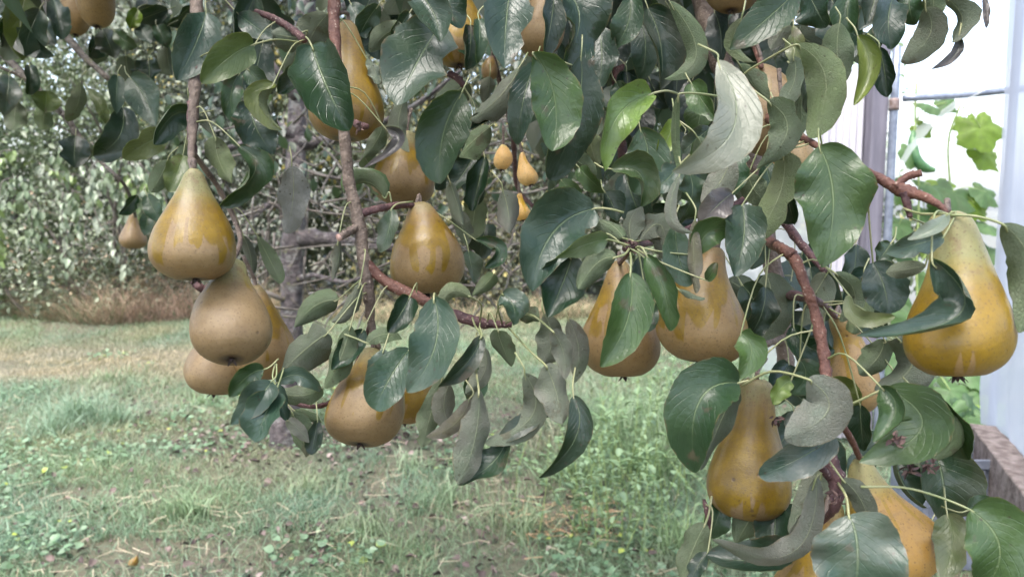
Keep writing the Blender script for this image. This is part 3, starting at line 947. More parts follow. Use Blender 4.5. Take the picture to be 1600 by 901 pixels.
# climbing cucumber plants inside the greenhouse
def lobed_leaf(c, size, nrm, tdir, rs):
    """five-lobed vine leaf as a domed fan"""
    nrm = Vector(nrm).normalized(); tdir = Vector(tdir)
    tdir = (tdir - nrm * tdir.dot(nrm)).normalized()
    s = tdir.cross(nrm)
    V = [tuple(c)]
    m = 40
    for ring in (0.5, 1.0):
        for i in range(m):
            a = 2 * math.pi * i / m
            r = 0.66 + 0.085 * math.cos(5 * a) + 0.06 * math.cos(a) + 0.03 * math.cos(15 * a + 1)
            if abs(a - math.pi) < 0.25:
                r *= 0.45
            r *= size * ring * (1 + 0.04 * rs.normal())
            h_ = -0.20 * size * ring * ring + 0.035 * size * ring * math.sin(5 * a + 0.6)
            p = Vector(c) + tdir * (math.cos(a) * r) + s * (math.sin(a) * r) + nrm * h_
            V.append(tuple(p))
    F = [(0, 1 + i, 1 + (i + 1) % m) for i in range(m)]
    F += [(1 + i, 1 + m + i, 1 + m + (i + 1) % m, 1 + (i + 1) % m) for i in range(m)]
    return np.array(V), F


def vine(label, pts, leaves, fruit=None, seed=0):
    rs = np.random.default_rng(seed)
    P3 = [at(*p) for p in pts]
    root = empty('cucumber_plant', (P3[0].x, P3[0].y, 0))
    foot = Vector((P3[0].x, P3[0].y, -0.02))
    st = [foot] + P3
    tube('stem', st, [0.006] * len(st), M['vine_stem'], root, 6, 5)
    for (px, py, dd, size_px, col) in leaves:
        c = at(px, py, dd)
        size = size_px * dd / FPX * 0.62
        nrm = Vector((rs.normal(0, 0.35), -0.8 + rs.normal(0, 0.3), 0.65 + rs.normal(0, 0.25)))
        V, F = lobed_leaf(c, size, nrm, Vector((rs.normal(0, 0.6), -0.2, -1)), rs)
        cc = np.array(col) * rs.uniform(0.85, 1.15)
        o = mesh_obj('leaf', V, F, M['vine_leaf'], cols=np.tile(cc[None], (len(V), 1)))
        adopt(o, root)
        near = min(st, key=lambda p: (Vector(p) - c).length)
        tube('leaf_stalk', [near, (Vector(near) + c) / 2 + Vector((0, 0, 0.03)), c], [0.0035, 0.003, 0.0025], M['vine_stem'], root, 5, 4)
    if fruit:
        tube('cucumber', [at(*p[:3]) for p in fruit], [p[3] for p in fruit], M['cucumber'], root, 12, 6, 0.02)
    return tag(root, label, 'plant', 'cucumber plants in the greenhouse')


GY_, GG, GD = (0.15, 0.24, 0.03), (0.085, 0.16, 0.06), (0.05, 0.11, 0.05)
vine('cucumber plant with a curved green fruit beside the upright pipe',
     [(1438, 560, 4.5), (1432, 420, 4.5), (1436, 300, 4.5), (1430, 190, 4.45), (1432, 130, 4.4)],
     [(1425, 240, 4.35, 52, GG), (1440, 200, 4.5, 40, GY_), (1455, 165, 4.45, 62, GG), (1480, 160, 4.5, 44, GG), (1410, 300, 4.5, 50, GG), (1455, 290, 4.5, 66, GG), (1405, 350, 4.5, 60, GG), (1470, 380, 4.6, 70, GY_), (1410, 450, 4.6, 70, GG), (1400, 560, 4.4, 70, GG), (1395, 610, 4.3, 80, GD), (1445, 330, 4.6, 60, GG), (1420, 400, 4.6, 60, GD), (1460, 440, 4.5, 70, GG),
      (1425, 500, 4.5, 70, GG), (1465, 550, 4.4, 70, GD), (1430, 590, 4.3, 80, GG), (1440, 625, 4.2, 60, GY_), (1485, 610, 4.3, 70, GG), (1415, 640, 4.1, 70, GD)],
     [(1427, 205, 4.4, 0.012), (1426, 225, 4.38, 0.026), (1431, 248, 4.36, 0.03), (1444, 262, 4.36, 0.028), (1460, 266, 4.36, 0.013)], 3)
vine('cucumber plant with bright yellow-green leaves against the white film',
     [(1500, 560, 4.7), (1490, 420, 4.7), (1485, 300, 4.7), (1482, 220, 4.65), (1500, 165, 4.6)],
     [(1532, 200, 4.6, 84, GY_), (1478, 330, 4.6, 70, GG), (1540, 300, 4.6, 60, GG), (1545, 390, 4.6, 70, GG), (1525, 460, 4.6, 80, GG), (1480, 540, 4.6, 80, GD), (1550, 470, 4.6, 60, GY_), (1540, 240, 4.7, 64, GY_), (1510, 190, 4.7, 44, GY_), (1490, 300, 4.6, 90, GG), (1470, 285, 4.7, 50, GY_), (1525, 320, 4.6, 60, GY_), (1540, 350, 4.6, 60, GG), (1510, 345, 4.7, 60, GG),
      (1535, 420, 4.6, 70, GG), (1500, 480, 4.6, 80, GG), (1540, 520, 4.5, 80, GD), (1515, 570, 4.4, 90, GG), (1550, 590, 4.4, 70, GG), (1505, 630, 4.3, 80, GG), (1545, 640, 4.2, 60, GY_)], None, 5)
vine('low cucumber plant spreading behind the timber beam and crate',
     [(1470, 700, 3.9), (1500, 680, 3.9), (1530, 650, 3.9)],
     [(1480, 650, 3.8, 80, GG), (1515, 640, 3.8, 70, GD), (1540, 660, 3.7, 60, GG), (1460, 690, 3.7, 90, GG), (1500, 700, 3.6, 80, GD)], None, 8)

# ------------------------------------------------------------------ the pear tree
tree = empty('pear_tree', TRUNK)
tag(tree, 'old pear tree with lichen-grey trunk and fruit-laden branches reaching towards the camera', 'tree')
DT = TRUNK.y * math.cos(PITCH) + 1.3 * math.sin(PITCH)


BPTS = []


def br(name, pts, mat='bark_grey', seg=9, n=5, bumpy=0.05, seed=0):
    """branch from (px, py, distance, pixel width) stations"""
    P = [at(p[0], p[1], p[2]) for p in pts]
    R = [p[3] / 2 * p[2] / FPX for p in pts]
    if pts[0][2] < 2.0:
        BPTS.extend(Vector(q) for q in catmull([list(p) for p in P], 8))
    return tube(name, P, R, M[mat], tree, seg, n, bumpy, seed)


o = tube('trunk', [Vector((TRUNK.x - 0.03, TRUNK.y, -0.1)), Vector((TRUNK.x - 0.02, TRUNK.y, 0.08)), at(452, 560, DT), at(456, 470, DT), at(458, 380, DT), at(461, 300, DT), at(464, 200, DT + .02), at(470, 110, DT + .03), at(480, 0, DT), at(490, -120, DT - .1)],
         [0.11, 0.08, 0.064, 0.062, 0.064, 0.06, 0.056, 0.052, 0.05, 0.046], M['bark_trunk'], tree, 16, 5, 0.05, 2)
# limbs of the far crown
for i, L in enumerate([
    [(462, 372, DT, 30), (500, 372, DT - .05, 22), (560, 378, DT - .15, 16), (640, 390, DT - .3, 10), (700, 375, DT - .4, 5)],
    [(463, 222, DT, 26), (500, 222, DT, 18), (560, 205, DT - .1, 13), (640, 170, DT - .2, 9), (720, 110, DT - .3, 5)],
    [(462, 215, DT, 22), (420, 195, DT - .1, 13), (370, 228, DT - .2, 9), (310, 240, DT - .3, 5)],
    [(464, 150, DT, 22), (430, 110, DT - .1, 14), (380, 40, DT - .2, 10), (330, -40, DT - .3, 7)],
    [(478, 60, DT, 22), (540, 10, DT - .1, 14), (620, -60, DT - .2, 10)],
    [(458, 330, DT, 14), (420, 320, DT - .1, 9), (390, 340, DT - .2, 6), (340, 300, DT - .3, 4)],
    [(456, 440, DT, 14), (490, 430, DT - .1, 8), (540, 440, DT - .2, 6), (600, 420, DT - .2, 4)],
    [(640, 390, DT - .3, 9), (720, 350, DT - .4, 7), (800, 330, DT - .5, 5)],
    [(455, 470, DT, 10), (420, 460, DT - .1, 6), (390, 440, DT - .1, 4)],
]):
    br('limb', L, 'bark_trunk' if L[0][3] > 12 else 'bark_twig', 9, 5, 0.09, i)
tw = []
for i in range(230):
    px, py = rng.uniform(380, 860), rng.uniform(170, 480)
    dd = rng.uniform(3.6, 4.6)
    a = rng.uniform(0, 2 * math.pi)
    Ln = rng.uniform(0.12, 0.45)
    b = np.array(at(px, py, dd))
    e = b + np.array([math.cos(a) * Ln, rng.normal(0, 0.1), math.sin(a) * Ln * 0.7])
    tw.append(tube_data([b, (b + e) / 2 + rng.normal(0, 0.03, 3), e], [0.007, 0.005, 0.002], 4, 3))
V, F = join(tw)
o = mesh_obj('twigs', V, F, M['bark_twig']); o['kind'] = 'stuff'; adopt(o, tree)
# overhead limbs that carry the hanging branches from the trunk to the camera
def over(pts, r):
    return tube('limb', pts, r, M['bark_grey'], tree, 10, 5, 0.05, 9)


crotch = at(490, -120, DT - .1)
h1 = at(1095, -110, 0.98); h2 = at(522, -120, 0.76); h3 = at(308, -110, 0.82); h4 = at(60, -120, 1.4)
over([crotch, Vector((0.0, 2.6, 2.35)), Vector((0.26, 1.6, 2.1)), h1 + Vector((0, .1, .15)), h1], [0.05, 0.04, 0.03, 0.02, 0.017])
over([Vector((-0.35, 2.9, 2.3)), Vector((-0.3, 1.8, 2.2)), h2 + Vector((0, .25, .25)), h2], [0.035, 0.026, 0.014, 0.008])
over([crotch + Vector((0, -.1, .02)), Vector((-1.0, 2.5, 2.4)), Vector((-0.6, 1.4, 2.0)), h3 + Vector((0, .1, .12)), h3], [0.04, 0.032, 0.02, 0.010, 0.007])
over([Vector((-1.1, 2.7, 2.4)), Vector((-1.05, 1.9, 2.15)), h4 + Vector((0, .1, .12)), h4], [0.03, 0.022, 0.012, 0.009])

for i, (xa, xb) in enumerate(((-0.3, -0.5), (-1.0, -1.3), (0.2, 0.45))):  # unseen limbs added overhead to hold the shading leaves
    over([Vector((xa, 1.7, 2.15)), Vector(((xa + xb) / 2, 0.7, 2.25)), Vector((xb, -0.45, 2.15))], [0.022, 0.016, 0.006])
BR = [
    ('bark_grey', [(308, -110, .82, 20), (308, -20, .79, 19), (306, 70, .77, 18), (303, 160, .75, 16), (299, 235, .73, 12), (300, 268, .67, 7)]),
    ('bark_red', [(522, -120, .76, 24), (523, -20, .75, 20), (522, 40, .74, 18), (528, 115, .715, 17)]),
    ('bark_grey', [(527, 108, .717, 17), (532, 160, .705, 17), (538, 210, .70, 18), (546, 285, .70, 19), (560, 345, .70, 20), (568, 405, .70, 20)]),
    ('bark_grey', [(567, 398, .70, 20), (576, 455, .70, 18), (580, 505, .71, 13), (592, 545, .715, 9)]),
    ('bark_red', [(566, 400, .70, 15), (598, 437, .70, 17), (650, 463, .695, 17), (700, 487, .69, 15)]),
    ('bark_purple', [(695, 485, .69, 15), (735, 500, .69, 18), (765, 506, .69, 15), (800, 507, .69, 9)]),
    ('bark_purple', [(562, 335, .70, 13), (595, 325, .71, 12), (630, 320, .73, 11), (650, 322, .745, 8)]),
    ('bark_grey', [(562, 352, .70, 13), (545, 362, .69, 14), (530, 371, .68, 12)]),
    ('bark_purple', [(580, 500, .71, 7), (560, 560, .76, 6), (530, 615, .72, 6), (500, 634, .69, 8), (460, 630, .68, 7), (432, 620, .67, 5)]),
    ('bark_grey', [(1095, -110, .98, 44), (1100, -20, .96, 42), (1112, 45, .94, 40), (1130, 105, .92, 36), (1150, 165, .92, 32), (1172, 235, .92, 28), (1186, 300, .92, 27), (1200, 380, .92, 28), (1214, 450, .92, 30), (1222, 520, .92, 28), (1230, 580, .92, 22)]),
    ('bark_red', [(1150, 165, .90, 22), (1195, 180, .80, 19), (1240, 207, .64, 13), (1265, 221, .58, 11), (1300, 241, .55, 11), (1350, 266, .53, 13), (1390, 288, .52, 17), (1410, 297, .515, 22), (1445, 308, .50, 15), (1470, 322, .485, 10), (1481, 334, .48, 7)]),
    ('bark_red', [(1398, 292, .515, 11), (1418, 276, .515, 13), (1440, 270, .51, 11)]),
    ('bark_purple', [(1412, 300, .51, 14), (1418, 320, .51, 12), (1422, 340, .51, 8)]),
    ('bark_red', [(1192, 330, .90, 14), (1200, 372, .75, 16), (1222, 388, .58, 17), (1240, 402, .56, 18), (1256, 440, .55, 17), (1274, 490, .55, 18), (1288, 555, .54, 18), (1293, 605, .53, 16), (1312, 655, .53, 11), (1332, 690, .54, 10), (1343, 715, .55, 8)]),
    ('bark_purple', [(1186, 300, .92, 16), (1222, 342, .86, 15), (1255, 385, .80, 13), (1290, 425, .78, 9)]),
    ('bark_purple', [(1215, 462, .92, 18), (1245, 462, .75, 15), (1272, 468, .56, 12)]),
    ('bark_purple', [(1272, 468, .56, 12), (1292, 480, .66, 11), (1305, 495, .73, 8)]),
    ('bark_grey', [(1222, 530, .92, 18), (1200, 533, .86, 16), (1180, 545, .82, 10)]),
    ('bark_purple', [(1296, 620, .53, 11), (1297, 680, .53, 14), (1298, 720, .525, 24), (1308, 755, .52, 27), (1305, 790, .52, 16), (1285, 815, .54, 8)]),
    ('bark_purple', [(1296, 745, .52, 14), (1275, 720, .51, 9), (1262, 700, .51, 5)]),
    ('bark_purple', [(1186, 300, .92, 12), (1090, 350, .85, 10), (1030, 375, .72, 9), (985, 384, .58, 13), (975, 390, .58, 7)]),
    ('bark_purple', [(985, 384, .58, 9), (978, 400, .63, 7), (968, 412, .69, 6)]),
    ('bark_purple', [(1090, 350, .85, 9), (1108, 375, .70, 8), (1118, 398, .63, 7)]),
    ('bark_red', [(1172, 60, .95, 10), (1180, 75, .85, 10), (1190, 105, .78, 7)]),
    ('bark_twig', [(60, -120, 1.4, 16), (70, 0, 1.38, 13), (115, 70, 1.35, 11), (160, 115, 1.33, 9), (178, 128, 1.33, 7)]),
    ('bark_twig', [(-20, 60, 1.45, 12), (45, 125, 1.42, 11), (100, 180, 1.4, 10), (125, 215, 1.4, 9), (160, 255, 1.4, 6), (195, 290, 1.4, 5), (212, 338, 1.72, 5)]),
    ('bark_twig', [(100, 180, 1.4, 8), (50, 130, 1.38, 6), (0, 105, 1.36, 5)]),
    ('bark_purple', [(400, 18, .80, 9), (430, 30, .79, 11), (455, 45, .78, 12), (475, 62, .75, 12)]),
    ('bark_purple', [(300, 160, .75, 15), (300, 215, .745, 14), (305, 245, .74, 8)]),
    ('bark_purple', [(300, 440, .74, 8), (312, 448, .74, 13), (325, 450, .74, 12), (360, 415, .72, 7)]),
    ('bark_grey', [(299, 235, .73, 10), (345, 300, .78, 8), (375, 370, .78, 8), (362, 412, .72, 7)]),
    ('bark_purple', [(770, 90, 1.3, 9), (800, 200, 1.5, 9), (808, 290, 1.6, 8), (835, 325, 1.6, 6)]),
    ('bark_purple', [(700, 115, .82, 10), (715, 122, .82, 12), (725, 135, .82, 8)]),
    ('bark_purple', [(965, -40, 1.25, 26), (968, 60, 1.22, 24), (966, 140, 1.2, 20), (975, 260, 1.2, 14)]),
    ('bark_purple', [(1100, 780, .60, 5), (1105, 800, .60, 9), (1110, 825, .60, 6)]),
    ('bark_purple', [(552, 190, .68, 9), (562, 196, .67, 12), (576, 198, .67, 7)]),
]
for i, (mt, pts) in enumerate(BR):
    br('branch', pts, mt, 10, 7, 0.075, i)
o = br('cut_stub_end', [(531, 370, .681, 11.5), (528.5, 371.5, .6795, 11.8), (527, 372, .679, 9)], 'bark_grey', 10, 2, 0.0)
o.data.materials.clear(); o.data.materials.append(M['cut_wood'])


# ---- leaves
def leaf_profile(v, a=0.62, b=0.72):
    m = a / (a + b)
    return (v ** a) * ((1 - v) ** b) / (m ** a * (1 - m) ** b)


def leaf_data(P0, P1, P2, width, top, roll0, roll1, fold, wave, rs, nv=22, nu=8, seedcurl=0.0):
    P0, P1, P2 = map(np.array, (P0, P1, P2))
    C = 2 * P1 - 0.5 * (P0 + P2)
    vs = 0.5 - 0.5 * np.cos(np.pi * (np.arange(nv + 1) / nv) ** 0.95)
    us = np.linspace(-1, 1, nu + 1)
    camp = np.array(CAM)
    Vt, Vb, UV = [], [], []
    ph, kf = rs.uniform(0, 6.28, 2), rs.uniform(1.2, 2.4)
    pa, pb = rs.uniform(0.50, 0.74), rs.uniform(0.52, 0.86)
    e1 = 1 + 0.028 * rs.normal(0, 1, (nv + 1, 2))
    if rs.random() < 0.30:                       # a nibbled margin
        b0, sd_ = rs.integers(nv // 4, nv - 4), rs.integers(0, 2)
        e1[b0:b0 + 3, sd_] *= np.array([0.82, 0.66, 0.80])
    for i, v in enumerate(vs):
        c = (1 - v) ** 2 * P0 + 2 * v * (1 - v) * C + v * v * P2
        t = 2 * (1 - v) * (C - P0) + 2 * v * (P2 - C)
        t /= np.linalg.norm(t) + 1e-9
        cdv = camp - c
        cdv /= np.linalg.norm(cdv)
        s = np.cross(t, cdv)
        s /= np.linalg.norm(s) + 1e-6
        nn = np.cross(s, t)
        r = math.radians(roll0 + (roll1 - roll0) * v)
        s, nn = s * math.cos(r) + nn * math.sin(r), nn * math.cos(r) - s * math.sin(r)
        tn = nn if top else -nn
        hw = width / 2 * leaf_profile(min(max(v, 0.0), 1.0), pa, pb)
        f = math.radians(fold)
        for u in us:
            q = abs(u)
            w = hw * (e1[i, 0] if u < 0 else e1[i, 1])
            p = c + s * (u * w * math.cos(f * q)) + tn * (q ** 1.3 * w * math.sin(f))
            p = p + tn * (wave * w * q * q * math.sin(6.28 * kf * v + ph[0 if u < 0 else 1]))
            p = p - tn * (seedcurl * w * q ** 3)
            Vt.append(p)
            Vb.append(p - tn * 0.0004)
            UV.append((0.5 + 0.5 * u, v))
    m = nu + 1
    F, MI = [], []
    N = (nv + 1) * m
    for i in range(nv):
        for j in range(nu):
            a = i * m + j
            F.append((a, a + 1, a + m + 1, a + m)); MI.append(0)
            F.append((N + a, N + a + m, N + a + m + 1, N + a + 1)); MI.append(1)
    return np.array(Vt + Vb), F, MI, UV + UV


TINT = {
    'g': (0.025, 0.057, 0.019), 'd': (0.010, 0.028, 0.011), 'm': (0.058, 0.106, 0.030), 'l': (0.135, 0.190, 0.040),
    'y': (0.17, 0.25, 0.02), 's': (0.030, 0.064, 0.038), 'w': (0.24, 0.28, 0.20), 'p': (0.085, 0.098, 0.076), 'q': (0.185, 0.185, 0.160), 'b': (0.17, 0.105, 0.055), 'k': (0.030, 0.020, 0.026), 'v': (0.44, 0.39, 0.43), 'x': (0.004, 0.013, 0.007)}  # leaf colours; s and w add painted sheen, l backlight, d and x shade
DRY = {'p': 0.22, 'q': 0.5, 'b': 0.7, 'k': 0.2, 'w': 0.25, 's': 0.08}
leaf_count = 0
overflow = []
pet_over = []


def add_leaf(base, mid, tip, width, side, d, tint='g', pet=None, dz=None, roll=None, fold=None, wave=None, dmid=None, seed=None, curl=0.0, res=(22, 8)):
    global leaf_count
    rs = np.random.default_rng(leaf_count * 13 + 5 if seed is None else seed)
    Lpx = math.hypot(tip[0] - base[0], tip[1] - base[1])
    top = side == 'T'
    dz_in = dz
    if dz is None:
        dz = ((-0.34 if tint == 's' else -0.14) if top else 0.10) * Lpx + rs.normal(0, 0.16) * Lpx
    dzm = dz * d / FPX
    if mid is None:
        mid = ((base[0] + tip[0]) / 2 + rs.normal(0, 0.05) * Lpx, (base[1] + tip[1]) / 2 + rs.normal(0, 0.03) * Lpx)
    bow = ((-0.10 if top else 0.06) + rs.normal(0, 0.06)) * Lpx * d / FPX
    P0 = at(base[0], base[1], d)
    P1 = at(mid[0], mid[1], d + dzm * 0.4 + bow if dmid is None else d + dmid)
    P2 = at(tip[0], tip[1], d + dzm)
    r0 = rs.normal(0, 14) if roll is None else roll
    r1 = r0 + rs.normal(0, 26)
    fo = (rs.uniform(12, 34) if rs.random() > 0.22 else rs.uniform(38, 58)) if fold is None else fold
    if tint == 's' and dz_in is None:
        r0 *= 0.5
    wv = rs.uniform(0.10, 0.36) if wave is None else wave
    W = width * d / FPX * 1.06 / max(0.45, math.cos(math.radians(fo * 0.7)))
    V, F, MI, UV = leaf_data(P0, P1, P2, W, top, r0, r1, fo, wv, rs, res[0], res[1], curl)
    # leaf stalk
    if pet is None:
        t = (P0 - P1).normalized()
        want = P0 + t * 0.025 + Vector((0, 0, 0.012))
        nb_ = min(BPTS, key=lambda q: (q - want).length_squared)
        if (nb_ - want).length < 0.055:
            a0 = nb_
            a1 = (a0 + P0) / 2 + t * 0.008 + Vector((0, 0, 0.006))
        else:
            Lp = rs.uniform(0.010, 0.018)
            a1 = P0 + t * Lp * 0.5
            a0 = P0 + t * Lp + Vector((rs.normal(0, 0.004), 0.008, 0.003))
        PP = [a0, a1, P0]
    else:
        PP = [at(q[0], q[1], q[2] if len(q) > 2 else d + 0.012) for q in pet] + [P0]
    PP.append(P0.lerp(P1, 0.18) + (P0 - CAM).normalized() * 0.0006)
    rr = np.linspace(0.0009, 0.0007, len(PP)) * (0.8 if pet is None else 1.05)
    rr[-1] = 0.0005
    PV, PF = tube_data(PP, list(rr), 6, 4)
    tc = np.array(TINT[tint]) * rs.uniform(0.8, 1.22)
    if rs.random() < 0.12 and tint in 'gms' and width < 58:
        tc = tc * 0.5 + np.array([0.085, 0.10, 0.012])
    tc = tc * np.array([1 + rs.normal(0, 0.06), 1, 1 + rs.normal(0, 0.08)])
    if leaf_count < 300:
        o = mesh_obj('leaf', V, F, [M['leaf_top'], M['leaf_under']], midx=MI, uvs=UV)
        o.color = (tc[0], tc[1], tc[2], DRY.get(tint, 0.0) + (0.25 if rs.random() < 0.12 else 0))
        adopt(o, tree)
        po = mesh_obj('leaf_stalk', PV, PF, M['petiole'])
        po.parent = o
    else:
        overflow.append((V, F, MI, UV))
        pet_over.append((PV, PF))
    leaf_count += 1


